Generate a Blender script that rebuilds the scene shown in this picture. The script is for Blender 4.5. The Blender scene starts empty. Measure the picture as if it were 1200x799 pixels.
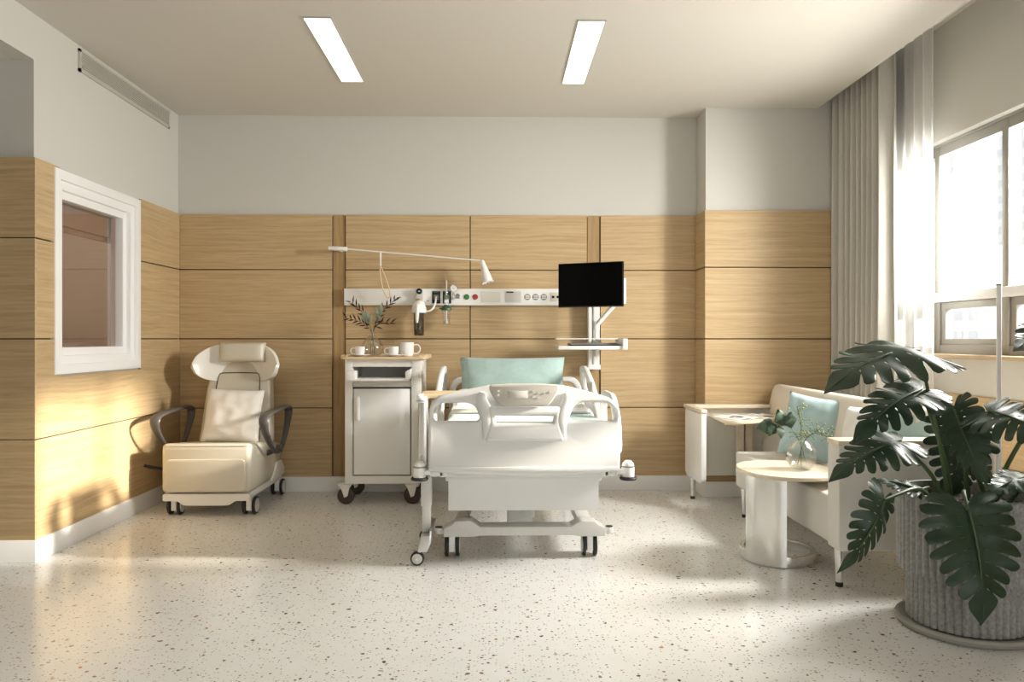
import bpy, bmesh, math, random
from mathutils import Vector, Matrix, noise
random.seed(7)
S = bpy.context.scene
COL = S.collection
PI = math.pi

# ------------------------------------------------------------------ materials
MATS = {}
def mat(name, color, rough=0.5, metal=0.0, bump=None, var=0.0, coat=0.0, emit=0.0, sheen=0.0, spec=0.5):
    """bump=(scale, strength[, stretch]) fine procedural relief; var=colour mottling"""
    m = bpy.data.materials.new(name); m.use_nodes = True
    nt = m.node_tree; p = nt.nodes['Principled BSDF']
    c = (*color, 1)
    p.inputs['Base Color'].default_value = c
    p.inputs['Roughness'].default_value = rough
    p.inputs['Metallic'].default_value = metal
    p.inputs['Coat Weight'].default_value = coat
    p.inputs['Specular IOR Level'].default_value = spec
    p.inputs['Sheen Weight'].default_value = sheen
    if emit:
        p.inputs['Emission Color'].default_value = c
        p.inputs['Emission Strength'].default_value = emit
    if bump or var:
        tc = nt.nodes.new('ShaderNodeTexCoord')
        mp = nt.nodes.new('ShaderNodeMapping'); nt.links.new(tc.outputs['Object'], mp.inputs[0])
        nz = nt.nodes.new('ShaderNodeTexNoise')
        nz.inputs['Scale'].default_value = bump[0] if bump else 30
        nz.inputs['Detail'].default_value = 3
        if bump and len(bump) > 2: mp.inputs['Scale'].default_value = bump[2]
        nt.links.new(mp.outputs[0], nz.inputs['Vector'])
        if var:
            mx = nt.nodes.new('ShaderNodeMix'); mx.data_type = 'RGBA'
            mx.inputs[6].default_value = tuple(k*(1-var) for k in color)+(1,)
            mx.inputs[7].default_value = tuple(min(1, k*(1+var)) for k in color)+(1,)
            nt.links.new(nz.outputs['Fac'], mx.inputs[0])
            nt.links.new(mx.outputs[2], p.inputs['Base Color'])
        if bump:
            bp = nt.nodes.new('ShaderNodeBump'); bp.inputs['Strength'].default_value = bump[1]
            bp.inputs['Distance'].default_value = 0.003
            nt.links.new(nz.outputs['Fac'], bp.inputs['Height'])
            nt.links.new(bp.outputs[0], p.inputs['Normal'])
    MATS[name] = m
    return m

def wood(name, dark, light, scale=(0.9, 0.9, 17), rough=0.42):
    m = bpy.data.materials.new(name); m.use_nodes = True
    nt = m.node_tree; N = nt.nodes.new; Lk = nt.links.new
    p = nt.nodes['Principled BSDF']; p.inputs['Roughness'].default_value = rough
    p.inputs['Specular IOR Level'].default_value = 0.35
    tc = N('ShaderNodeTexCoord'); geo = N('ShaderNodeNewGeometry')
    off = N('ShaderNodeVectorMath'); off.operation = 'MULTIPLY_ADD'
    comb = N('ShaderNodeCombineXYZ')
    for k in range(3): Lk(geo.outputs['Random Per Island'], comb.inputs[k])
    off.inputs[1].default_value = (37, 23, 11)
    Lk(comb.outputs[0], off.inputs[0]); Lk(tc.outputs['Object'], off.inputs[2])
    # slow warp that bends the grain
    wz = N('ShaderNodeTexNoise'); wz.inputs['Scale'].default_value = 1.3; wz.inputs['Detail'].default_value = 2
    Lk(off.outputs[0], wz.inputs['Vector'])
    wm = N('ShaderNodeVectorMath'); wm.operation = 'MULTIPLY_ADD'; wm.inputs[1].default_value = (0, 0, 0.05)
    Lk(wz.outputs['Color'], wm.inputs[0]); Lk(off.outputs[0], wm.inputs[2])
    mp = N('ShaderNodeMapping'); mp.inputs['Scale'].default_value = scale; Lk(wm.outputs[0], mp.inputs[0])
    n1 = N('ShaderNodeTexNoise'); n1.inputs['Scale'].default_value = 2.2; n1.inputs['Detail'].default_value = 6; n1.inputs['Roughness'].default_value = .62
    Lk(mp.outputs[0], n1.inputs['Vector'])
    mp2 = N('ShaderNodeMapping'); mp2.inputs['Scale'].default_value = tuple(k*5 for k in scale); Lk(wm.outputs[0], mp2.inputs[0])
    n2 = N('ShaderNodeTexNoise'); n2.inputs['Scale'].default_value = 2.6; n2.inputs['Detail'].default_value = 3
    Lk(mp2.outputs[0], n2.inputs['Vector'])
    add = N('ShaderNodeMath'); add.operation = 'MULTIPLY_ADD'; add.inputs[1].default_value = 0.45
    Lk(n2.outputs['Fac'], add.inputs[0]); Lk(n1.outputs['Fac'], add.inputs[2])
    cr = N('ShaderNodeValToRGB')
    cr.color_ramp.elements[0].position = 0.50; cr.color_ramp.elements[0].color = (*dark, 1)
    cr.color_ramp.elements[1].position = 0.92; cr.color_ramp.elements[1].color = (*light, 1)
    Lk(add.outputs[0], cr.inputs[0]); Lk(cr.outputs[0], p.inputs['Base Color'])
    bp = N('ShaderNodeBump'); bp.inputs['Strength'].default_value = .08; bp.inputs['Distance'].default_value = .002
    Lk(n2.outputs['Fac'], bp.inputs['Height']); Lk(bp.outputs[0], p.inputs['Normal'])
    MATS[name] = m
    return m

def glass(name, tint=(1, 1, 1), edge=0.55, base=0.04, rough=0.02):
    """thin clear glass: see-through straight on, glossy towards the edges"""
    m = bpy.data.materials.new(name); m.use_nodes = True
    nt = m.node_tree; nt.nodes.clear(); N = nt.nodes.new; Lk = nt.links.new
    out = N('ShaderNodeOutputMaterial'); mix = N('ShaderNodeMixShader')
    tr = N('ShaderNodeBsdfTransparent'); tr.inputs[0].default_value = (*tint, 1)
    gl = N('ShaderNodeBsdfGlossy'); gl.inputs['Roughness'].default_value = rough
    lw = N('ShaderNodeLayerWeight'); lw.inputs['Blend'].default_value = .35
    mr = N('ShaderNodeMapRange'); mr.inputs['To Min'].default_value = base; mr.inputs['To Max'].default_value = edge
    Lk(lw.outputs['Facing'], mr.inputs[0]); Lk(mr.outputs[0], mix.inputs[0])
    Lk(tr.outputs[0], mix.inputs[1]); Lk(gl.outputs[0], mix.inputs[2]); Lk(mix.outputs[0], out.inputs[0])
    MATS[name] = m
    return m

def cloth_sheer(name, color, transp):
    m = bpy.data.materials.new(name); m.use_nodes = True
    nt = m.node_tree; nt.nodes.clear(); N = nt.nodes.new; Lk = nt.links.new
    out = N('ShaderNodeOutputMaterial'); mix = N('ShaderNodeMixShader'); mix2 = N('ShaderNodeMixShader')
    tr = N('ShaderNodeBsdfTransparent'); tl = N('ShaderNodeBsdfTranslucent'); df = N('ShaderNodeBsdfDiffuse')
    tl.inputs[0].default_value = (*color, 1); df.inputs[0].default_value = (*color, 1)
    mix2.inputs[0].default_value = .5; mix.inputs[0].default_value = 1-transp
    Lk(tl.outputs[0], mix2.inputs[1]); Lk(df.outputs[0], mix2.inputs[2])
    Lk(tr.outputs[0], mix.inputs[1]); Lk(mix2.outputs[0], mix.inputs[2]); Lk(mix.outputs[0], out.inputs[0])
    MATS[name] = m
    return m

def terrazzo(name):
    m = bpy.data.materials.new(name); m.use_nodes = True
    nt = m.node_tree; N = nt.nodes.new; Lk = nt.links.new
    p = nt.nodes['Principled BSDF']; p.inputs['Roughness'].default_value = .2; p.inputs['Specular IOR Level'].default_value = .42
    tc = N('ShaderNodeTexCoord')
    col = None
    base = N('ShaderNodeTexNoise'); base.inputs['Scale'].default_value = 9; base.inputs['Detail'].default_value = 3
    Lk(tc.outputs['Object'], base.inputs['Vector'])
    br = N('ShaderNodeValToRGB')
    br.color_ramp.elements[0].color = (.77, .765, .735, 1); br.color_ramp.elements[1].color = (.85, .85, .83, 1)
    Lk(base.outputs['Fac'], br.inputs[0]); prev = br.outputs[0]
    for scale, dens, size, ramp in ((22, .24, .19, [(0, (.20, .15, .10)), (.4, (.05, .045, .04)), (.6, (.45, .36, .26)), (.85, (.50, .20, .07)), (.95, (.12, .10, .08))]),
                                    (40, .34, .22, [(0, (.30, .24, .17)), (.35, (.12, .10, .08)), (.6, (.50, .42, .32)), (.9, (.42, .18, .07))]),
                                    (72, .34, .26, [(0, (.40, .33, .25)), (.5, (.20, .16, .12)), (.8, (.52, .45, .36))])):
        dn = N('ShaderNodeTexNoise'); dn.inputs['Scale'].default_value = scale*2.2
        Lk(tc.outputs['Object'], dn.inputs['Vector'])
        dm = N('ShaderNodeVectorMath'); dm.operation = 'MULTIPLY_ADD'; dm.inputs[1].default_value = (.5/scale,)*3
        Lk(dn.outputs['Color'], dm.inputs[0]); Lk(tc.outputs['Object'], dm.inputs[2])
        v = N('ShaderNodeTexVoronoi'); v.inputs['Scale'].default_value = scale; v.voronoi_dimensions = '2D'
        Lk(dm.outputs[0], v.inputs['Vector'])
        sep = N('ShaderNodeSeparateColor'); Lk(v.outputs['Color'], sep.inputs[0])
        # a chip is present in a fraction of the cells, and each has its own size
        sz = N('ShaderNodeMath'); sz.operation = 'MULTIPLY'; sz.inputs[1].default_value = size; Lk(sep.outputs[2], sz.inputs[0])
        lt = N('ShaderNodeMath'); lt.operation = 'LESS_THAN'; Lk(v.outputs['Distance'], lt.inputs[0]); Lk(sz.outputs[0], lt.inputs[1])
        pr = N('ShaderNodeMath'); pr.operation = 'LESS_THAN'; pr.inputs[1].default_value = dens; Lk(sep.outputs[0], pr.inputs[0])
        an = N('ShaderNodeMath'); an.operation = 'MULTIPLY'; Lk(lt.outputs[0], an.inputs[0]); Lk(pr.outputs[0], an.inputs[1])
        cr = N('ShaderNodeValToRGB'); cr.color_ramp.interpolation = 'CONSTANT'
        els = cr.color_ramp.elements
        while len(els) < len(ramp): els.new(0.5)
        for e, (q, c) in zip(els, ramp): e.position = q; e.color = (*c, 1)
        Lk(sep.outputs[1], cr.inputs[0])
        mx = N('ShaderNodeMix'); mx.data_type = 'RGBA'
        Lk(an.outputs[0], mx.inputs[0]); Lk(prev, mx.inputs[6]); Lk(cr.outputs[0], mx.inputs[7]); prev = mx.outputs[2]
    Lk(prev, p.inputs['Base Color'])
    MATS[name] = m
    return m

OAK = wood('oak_panel', (.41, .284, .146), (.575, .425, .242), scale=(.8, .8, 30))
OAKV = wood('oak_groove', (.30, .19, .085), (.46, .31, .15), scale=(17, 17, .9))
OAKT = wood('oak_top', (.62, .46, .27), (.78, .62, .41), scale=(1.2, 14, 14))
PALE = wood('pale_oak_top', (.68, .57, .42), (.80, .71, .57), scale=(1.2, 14, 14))
mat('seam', (.05, .035, .022), .8)
mat('plaster', (.59, .578, .535), .85, bump=(60, .03))
mat('ceiling_paint', (.64, .615, .555), .9)
mat('base_white', (.86, .86, .85), .35)
mat('white', (.83, .825, .80), .32)
mat('white_gloss', (.86, .86, .85), .12, coat=.3)
mat('cream_white', (.80, .785, .74), .4)
mat('bed_white', (.73, .73, .715), .38)
mat('bed_grey', (.62, .61, .575), .4)
mat('panel_grey', (.50, .475, .425), .35)
mat('display_grey', (.56, .535, .49), .3)
mat('leather', (.60, .555, .455), .36, bump=(220, .10), spec=.45)
mat('leather_shell', (.76, .735, .67), .3)
mat('piping', (.03, .028, .025), .5)
mat('dark_arm', (.075, .068, .065), .38)
mat('black', (.010, .010, .010), .35, spec=.3)
mat('rubber', (.02, .019, .018), .6)
mat('brown_rubber', (.05, .033, .026), .5)
mat('wheel_hub', (.62, .61, .56), .35)
mat('alu', (.62, .62, .61), .3, metal=.9)
mat('alu_frame', (.36, .35, .32), .42, metal=.5)
mat('chrome', (.86, .85, .82), .13, metal=1.0)
mat('satin_steel', (.80, .79, .76), .25, metal=.85)
mat('screen', (.003, .003, .003), .08, spec=.14)
mat('linen', (.80, .765, .70), .9, bump=(260, .35), var=.06, sheen=.2)
mat('sofa_fabric', (.73, .705, .645), .92, bump=(300, .5), var=.10, sheen=.2)
mat('sofa_back_fabric', (.76, .70, .60), .9, bump=(300, .25), var=.04, sheen=.2)
mat('teal', (.41, .555, .57), .85, bump=(160, .3), var=.06, sheen=.3)
mat('bed_teal', (.37, .50, .475), .85, bump=(34, .5), var=.10, sheen=.3)
mat('cotton', (.84, .835, .82), .85, bump=(90, .15))
mat('curtain_linen', (.52, .50, .45), .95, bump=(180, .5, (1, 1, 3)), var=.14, sheen=.2)
cloth_sheer('sheer', (.96, .96, .95), .45)
mat('leaf', (.022, .046, .023), .43, var=.25, bump=(14, .2), spec=.42)
mat('stem_green', (.055, .095, .035), .5)
mat('eucalyptus', (.13, .20, .13), .55, var=.2)
mat('pale_leaf', (.42, .50, .38), .6)
mat('twig', (.10, .065, .04), .7)
mat('dark_sprig', (.055, .030, .024), .7)
mat('berry', (.33, .34, .12), .5)
mat('concrete', (.30, .30, .29), .85, bump=(80, .3), var=.55)
mat('saucer_stone', (.33, .315, .28), .6)
mat('soil', (.035, .024, .018), 1, bump=(60, 1.0), var=.4)
mat('porcelain', (.84, .84, .83), .12, coat=.4)
glass('clear_glass', (.985, .985, .975), .55, .04)
glass('window_glass', (.97, .975, .975), .25, .03)
glass('tinted_glass', (.90, .80, .76), .45, .06)
glass('smoke_glass', (.50, .46, .36), .5, .08)
mat('green', (.06, .17, .05), .4)
mat('dark_green', (.03, .09, .045), .35)
mat('red', (.36, .035, .03), .4)
mat('brass', (.62, .38, .14), .3, metal=.9)
mat('socket_grey', (.22, .22, .21), .5)
mat('paper', (.85, .84, .82), .6)
mat('print_dark', (.13, .12, .11), .6)
mat('print_tan', (.55, .36, .22), .6)
mat('light_panel', (1.0, .975, .93), .5, emit=1.6)
mat('beige_plate', (.74, .73, .65), .5)
mat('blind_grey', (.50, .50, .45), .7)
mat('vent_metal', (.50, .48, .42), .5)
mat('vent_dark', (.10, .095, .085), .8)
mat('facade', (.86, .86, .86), .8)
mat('facade_glass', (.66, .69, .74), .4)
terrazzo('terrazzo')
M = MATS

# ------------------------------------------------------------------ mesh builder
class B:
    def __init__(s): s.bm = bmesh.new()
    def merge(s, o, mtx=None):
        if mtx is not None: o.transform(mtx)
        me = bpy.data.meshes.new('t'); o.to_mesh(me); o.free(); s.bm.from_mesh(me); bpy.data.meshes.remove(me)
        return s
    def box(s, x0, x1, y0, y1, z0, z1, b=0.0, seg=2, mtx=None):
        o = bmesh.new(); bmesh.ops.create_cube(o, size=1)
        for v in o.verts:
            v.co = Vector(((x0+x1)/2+v.co.x*(x1-x0), (y0+y1)/2+v.co.y*(y1-y0), (z0+z1)/2+v.co.z*(z1-z0)))
        if b: bmesh.ops.bevel(o, geom=o.edges[:], offset=b, segments=seg, affect='EDGES', profile=.5)
        return s.merge(o, mtx)
    def prism(s, pts, lo, hi, axis='x', b=0.0, seg=2):
        """extrude a polygon: axis x -> pts are (y,z); y -> (x,z); z -> (x,y)"""
        o = bmesh.new()
        f = {'x': lambda p, t: (t, p[0], p[1]), 'y': lambda p, t: (p[0], t, p[1]), 'z': lambda p, t: (p[0], p[1], t)}[axis]
        va = [o.verts.new(f(p, lo)) for p in pts]; vb = [o.verts.new(f(p, hi)) for p in pts]
        o.faces.new(va); o.faces.new(vb[::-1])
        n = len(pts)
        for i in range(n): o.faces.new((va[i], vb[i], vb[(i+1) % n], va[(i+1) % n]))
        bmesh.ops.recalc_face_normals(o, faces=o.faces[:])
        if b: bmesh.ops.bevel(o, geom=o.edges[:], offset=b, segments=seg, affect='EDGES', profile=.5)
        return s.merge(o)
    def cyl(s, p0, p1, r0, r1=None, seg=20, b=0.0):
        r1 = r0 if r1 is None else r1
        p0, p1 = Vector(p0), Vector(p1); d = p1-p0
        o = bmesh.new(); bmesh.ops.create_cone(o, cap_ends=True, segments=seg, radius1=r0, radius2=r1, depth=d.length)
        if b:
            ed = [e for e in o.edges if any(len(f.verts) > 4 for f in e.link_faces)]
            bmesh.ops.bevel(o, geom=ed, offset=b, segments=2, affect='EDGES', profile=.5)
        return s.merge(o, Matrix.Translation((p0+p1)/2) @ d.to_track_quat('Z', 'Y').to_matrix().to_4x4())
    def lathe(s, prof, c=(0, 0, 0), seg=32, sx=1.0, sy=1.0):
        o = bmesh.new(); rows = []
        for r, z in prof:
            if r < 1e-5: rows.append([o.verts.new((c[0], c[1], c[2]+z))])
            else: rows.append([o.verts.new((c[0]+r*sx*math.cos(2*PI*k/seg), c[1]+r*sy*math.sin(2*PI*k/seg), c[2]+z)) for k in range(seg)])
        for a, q in zip(rows, rows[1:]):
            for k in range(seg):
                j = (k+1) % seg
                if len(a) == 1 and len(q) == 1: continue
                if len(a) == 1: o.faces.new((a[0], q[j], q[k]))
                elif len(q) == 1: o.faces.new((a[k], a[j], q[0]))
                else: o.faces.new((a[k], a[j], q[j], q[k]))
        bmesh.ops.recalc_face_normals(o, faces=o.faces[:])
        return s.merge(o)
    def tube(s, pts, r, closed=False, seg=10, ref=None, flat=None, smooth=0):
        """sweep an ellipse (r along the in-plane normal, flat along ref) or a circle"""
        P = [Vector(p) for p in pts]
        rad = list(r) if isinstance(r, (list, tuple)) else [r]*len(P)
        fl = list(flat) if isinstance(flat, (list, tuple)) else ([flat]*len(P) if flat else rad[:])
        for _ in range(smooth):
            n = len(P); Q = []; R = []; F = []
            for i in range(n if closed else n-1):
                j = (i+1) % n
                Q += [P[i]*.75+P[j]*.25, P[i]*.25+P[j]*.75]
                R += [rad[i]*.75+rad[j]*.25, rad[i]*.25+rad[j]*.75]; F += [fl[i]*.75+fl[j]*.25, fl[i]*.25+fl[j]*.75]
            if not closed:
                Q = [P[0]]+Q[1:-1]+[P[-1]]; R = [rad[0]]+R[1:-1]+[rad[-1]]; F = [fl[0]]+F[1:-1]+[fl[-1]]
            P, rad, fl = Q, R, F
        n = len(P); o = bmesh.new(); rings = []; side = Vector(ref) if ref else None
        for i in range(n):
            a = P[(i-1) % n] if closed or i else P[0]; c = P[(i+1) % n] if closed or i < n-1 else P[-1]
            t = (c-a).normalized()
            if side is None: side = t.orthogonal().normalized()
            u = (side-t*side.dot(t)).normalized()
            if not ref: side = u
            w = t.cross(u)
            rings.append([o.verts.new(P[i]+u*fl[i]*math.cos(2*PI*k/seg)+w*rad[i]*math.sin(2*PI*k/seg)) for k in range(seg)])
        for i in range(n if closed else n-1):
            a, q = rings[i], rings[(i+1) % n]
            for k in range(seg): o.faces.new((a[k], a[(k+1) % seg], q[(k+1) % seg], q[k]))
        if not closed: o.faces.new(rings[0][::-1]); o.faces.new(rings[-1])
        bmesh.ops.recalc_face_normals(o, faces=o.faces[:])
        return s.merge(o)
    def grid(s, fn, nu, nv, thick=0.0, closed_u=False):
        o = bmesh.new()
        V = [[o.verts.new(fn(i/nu, j/nv)) for j in range(nv+1)] for i in range(nu if closed_u else nu+1)]
        for i in range(nu):
            for j in range(nv):
                o.faces.new((V[i][j], V[(i+1) % len(V)][j], V[(i+1) % len(V)][j+1], V[i][j+1]))
        bmesh.ops.recalc_face_normals(o, faces=o.faces[:])
        if thick: bmesh.ops.solidify(o, geom=o.faces[:], thickness=thick)
        return s.merge(o)
    def plate(s, loops, lo, hi, axis='y', b=0.004):
        """flat plate from an outline and its holes, via a filled 2D curve with a rounded edge"""
        cu = bpy.data.curves.new('t', 'CURVE'); cu.dimensions = '2D'; cu.fill_mode = 'BOTH'
        for lp in loops:
            sp = cu.splines.new('POLY'); sp.points.add(len(lp)-1); sp.use_cyclic_u = True
            for q, p in zip(sp.points, lp): q.co = (p[0], p[1], 0, 1)
        cu.extrude = max((hi-lo)/2-b, .0001); cu.bevel_depth = b; cu.bevel_resolution = 2; cu.offset = -b
        ob = bpy.data.objects.new('t', cu); COL.objects.link(ob)
        dg = bpy.context.evaluated_depsgraph_get(); me = bpy.data.meshes.new_from_object(ob.evaluated_get(dg))
        bpy.data.objects.remove(ob); bpy.data.curves.remove(cu)
        o = bmesh.new(); o.from_mesh(me); bpy.data.meshes.remove(me)
        bmesh.ops.remove_doubles(o, verts=o.verts[:], dist=1e-5)
        c = (lo+hi)/2
        mt = {'y': Matrix(((1, 0, 0, 0), (0, 0, -1, c), (0, 1, 0, 0), (0, 0, 0, 1))),
              'x': Matrix(((0, 0, 1, c), (1, 0, 0, 0), (0, 1, 0, 0), (0, 0, 0, 1))),
              'z': Matrix.Translation((0, 0, c))}[axis]
        o.transform(mt); bmesh.ops.recalc_face_normals(o, faces=o.faces[:])
        return s.merge(o)
    def warp(s, fn):
        for v in s.bm.verts: v.co = fn(v.co)
        return s

def round_poly(pts, r, n=5):
    """round the corners of a polygon; r one radius or one per corner"""
    out = []; m = len(pts)
    for i in range(m):
        p = Vector(pts[i]); a = Vector(pts[i-1])-p; c = Vector(pts[(i+1) % m])-p
        rr = r[i] if isinstance(r, (list, tuple)) else r
        rr = min(rr, a.length*.48, c.length*.48)
        if rr <= 0: out.append(tuple(p)); continue
        A = p+a.normalized()*rr; C = p+c.normalized()*rr
        for k in range(n+1):
            t = k/n; q = A*(1-t)**2+p*2*t*(1-t)+C*t*t; out.append((q.x, q.y))
    return out

WORLD = {}
def obj(name, b, material, parent=None, angle=38, local=False):
    bm = b.bm; me = bpy.data.meshes.new(name)
    if parent is not None and not local: bm.transform(WORLD[parent.name].inverted())
    bm.to_mesh(me); bm.free()
    for p in me.polygons: p.use_smooth = True
    me.set_sharp_from_angle(angle=math.radians(angle))
    me.materials.append(material if not isinstance(material, str) else M[material])
    o = bpy.data.objects.new(name, me); COL.objects.link(o)
    if parent is not None: o.parent = parent; WORLD[o.name] = WORLD[parent.name]
    else: WORLD[o.name] = Matrix.Identity(4)
    return o
def tag(o, label, cat, group=None):
    o['label'] = label; o['category'] = cat
    if group: o['group'] = group
    return o
def thing(name, label, cat, loc, group=None, rz=0.0):
    o = bpy.data.objects.new(name, None); COL.objects.link(o); o.empty_display_size = .05
    o.location = loc; o.rotation_euler = (0, 0, rz)
    WORLD[o.name] = Matrix.Translation(loc) @ Matrix.Rotation(rz, 4, 'Z')
    return tag(o, label, cat, group)
def struct(name, b, material, parent=None, angle=38):
    o = obj(name, b, material, parent, angle)
    if parent is None: o['kind'] = 'structure'
    return o
def single(name, b, material, label, cat, group=None, angle=38):
    """a thing that is one mesh, with its origin at its base"""
    vs = [v.co for v in b.bm.verts]
    lo = Vector((min(v.x for v in vs), min(v.y for v in vs), min(v.z for v in vs))); hi = Vector((max(v.x for v in vs), max(v.y for v in vs), 0))
    c = Vector(((lo.x+hi.x)/2, (lo.y+hi.y)/2, lo.z)); b.bm.transform(Matrix.Translation(-c))
    o = obj(name, b, material, None, angle); o.location = c
    WORLD[o.name] = Matrix.Translation(c)
    return tag(o, label, cat, group)

# ------------------------------------------------------------------ setting
CZ = 2.92       # ceiling
YB = 6.01       # plaster of the back wall
XL = -2.47      # plaster of the left wall
XR = 2.75       # inner face of the window wall
Y0 = -1.6       # room end behind the camera, left partly open so sky light fills in
struct('floor', B().box(-4.7, XR+.2, Y0, YB+.15, -.1, 0), 'terrazzo')
struct('ceiling', B().box(XL-.05, 2.42, Y0, YB+.1, CZ, CZ+.2), 'ceiling_paint')
struct('ceiling_recess', B().box(2.3, XR+.2, Y0, YB+.1, 3.12, 3.25), 'ceiling_paint')
struct('wall_back', B().box(XL-.05, XR+.2, YB, YB+.15, 0, 3.2), 'plaster')
struct('wall_pillar', B().box(1.572, XR, 5.745, YB, 0, 3.2), 'plaster')
# left wall: plaster with an opening for the observation window, and the corner towards the passage
wy0, wy1, wz0, wz1 = 4.30, 5.32, .985, 2.135
b = B().box(XL-.12, XL, 4.15, wy0, 0, CZ).box(XL-.12, XL, wy1, YB, 0, CZ).box(XL-.12, XL, wy0, wy1, 0, wz0).box(XL-.12, XL, wy0, wy1, wz1, CZ)
struct('wall_left', b, 'plaster')
struct('wall_passage', B().box(-4.7, XL-.12, 4.15, 4.27, 0, CZ), 'plaster')
struct('wall_header', B().box(XL-.12, XL, Y0, 4.15, 2.675, CZ), 'plaster')
struct('ceiling_passage', B().box(-4.7, XL-.12, Y0, 4.15, 2.675, 2.8), 'ceiling_paint')
struct('wall_passage_far', B().box(-4.8, -4.7, Y0, 4.27, 0, CZ), 'plaster')
# the neighbouring room seen through the inner window
b = B().box(-3.75, -3.65, 4.27, 6.2, 0, 2.8)
struct('wall_neighbour', b, OAK)
struct('ceiling_neighbour', B().box(-3.75, XL-.12, 4.27, 6.2, 2.6, 2.7), 'ceiling_paint')
struct('wall_neighbour_end', B().box(-3.65, XL-.12, 6.1, 6.2, 0, 2.6), 'plaster')
struct('wall_fill_block', B().box(XL-.12, .1, Y0-.1, Y0, 0, CZ), 'plaster')  # unseen wall added to cut the fill light from behind the camera
struct('wall_passage_shade', B().box(-4.7, XL-.12, Y0-.1, Y0, 0, 2.7), 'plaster')  # unseen closure added to keep sky light out and darken the passage
struct('wall_passage_side', B().box(XL-.12, XL, Y0, 1.2, 0, 2.675), 'plaster')
# window wall
oy0, oy1, oz0, oz1 = 3.42, 5.12, 1.085, 2.415
b = (B().box(XR, XR+.22, Y0, YB, 0, oz0).box(XR, XR+.22, Y0, YB, oz1, 3.2).box(XR, XR+.22, oy1, YB, oz0, oz1).box(XR, XR+.22, Y0, oy0, oz0, oz1))
struct('wall_right', b, 'plaster')

SEAMS = [.116, .648, 1.184, 1.72, 2.147]
def panels(bb, axis, spans, face, depth, seams=SEAMS, gap=.0035):
    """a grid of veneered panels; axis 'x': frontal wall (spans in x, face = front y), 'y': side wall (spans in y, face = front x)"""
    for a0, a1 in spans:
        for z0, z1 in zip(seams, seams[1:]):
            u0, u1, w0, w1 = a0+gap, a1-gap, z0+(gap if z0 > .2 else 0), z1-(gap if z1 < 2.1 else 0)
            if axis == 'x': bb.box(u0, u1, face, face+depth, w0, w1, b=.0015, seg=1)
            else: bb.box(min(face, face-depth), max(face, face-depth), u0, u1, w0, w1, b=.0015, seg=1)
    return bb
b = panels(B(), 'x', [(-2.4515, -1.274), (-1.175, -.206), (-.206, .708), (.809, 1.572)], 5.985, .02)
struct('trim_1', b, OAK)
struct('trim_2', B().box(-2.46, 1.572, 6.0, YB, .1, 2.14), 'seam')
b = B()
for x0, x1 in ((-1.274, -1.175), (.708, .809)): b.box(x0+.004, x1-.004, 5.997, 6.0, .116, 2.147)
struct('trim_3', b, OAKV)
# pillar panels (front and the side that faces the bed)
b = panels(B(), 'x', [(1.556, XR-.01)], 5.72, .02)
panels(b, 'y', [(5.736, 5.985)], 1.556, -.014)
struct('trim_4', b, OAK)
struct('trim_5', B().box(1.566, XR-.01, 5.738, 5.745, .1, 2.14).box(1.5665, 1.572, 5.74, 5.99, .1, 2.14), 'seam')
# left wall panels round the inner window, and the passage corner
b = B()
fl = XL+.022
for z0, z1 in zip(SEAMS, SEAMS[1:]):
    g0, g1 = (.0035 if z0 > .2 else 0), (.0035 if z1 < 2.1 else 0)
    if z1 < 1.0: b.box(XL+.002, fl, 4.136, 5.985, z0+g0, z1-g1, b=.0015, seg=1)
    elif z0 < 1.0:
        b.prism([(4.136, z0+g0), (5.985, z0+g0), (5.985, z1-g1), (5.335, z1-g1), (5.335, .975), (4.355, .975), (4.355, z1-g1), (4.136, z1-g1)], XL+.002, fl, 'x')
    else:
        b.box(XL+.002, fl, 4.136, 4.355, z0+g0, z1-g1, b=.0015, seg=1); b.box(XL+.002, fl, 5.335, 5.985, z0+g0, z1-g1, b=.0015, seg=1)
panels(b, 'x', [(-3.6, XL+.0275), (-4.7, -3.6)], 4.12, .016)
struct('trim_6', b, OAK)
b = B().box(XL, XL+.002, 4.15, 4.35, .1, 2.14).box(XL, XL+.002, 5.34, 6.0, .1, 2.14).box(XL, XL+.002, 4.15, 6.0, .1, .97).box(-4.7, XL+.012, 4.138, 4.15, .1, 2.14)
struct('trim_7', b, 'seam')
# wood below the window sill
b = B()
for y0, y1 in ((-1.5, 1.2), (1.2, 2.9), (2.9, 4.46), (4.46, 5.715)):
    for z0, z1 in ((.116, .49), (.49, .86)): b.box(XR-.02, XR, y0+.004, y1-.004, z0+.004, z1-.004, b=.0015, seg=1)
struct('trim_8', b, OAK)
# baseboards
struct('baseboard_back', B().box(-2.44, 1.56, 5.975, YB, 0, .116, b=.004), 'base_white')
struct('baseboard_pillar', B().prism([(1.548, 5.708), (XR, 5.708), (XR, 5.745), (1.572, 5.745), (1.572, 5.98), (1.548, 5.98)], 0, .116, 'z', b=.003), 'base_white')
struct('baseboard_left', B().box(XL, XL+.033, 4.15, 5.98, 0, .116, b=.002), 'base_white')
struct('baseboard_passage', B().box(-4.7, XL+.033, 4.108, 4.15, 0, .116, b=.002), 'base_white')
struct('baseboard_right', B().box(XR-.03, XR, Y0, 5.70, 0, .116, b=.004), 'base_white')

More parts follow.
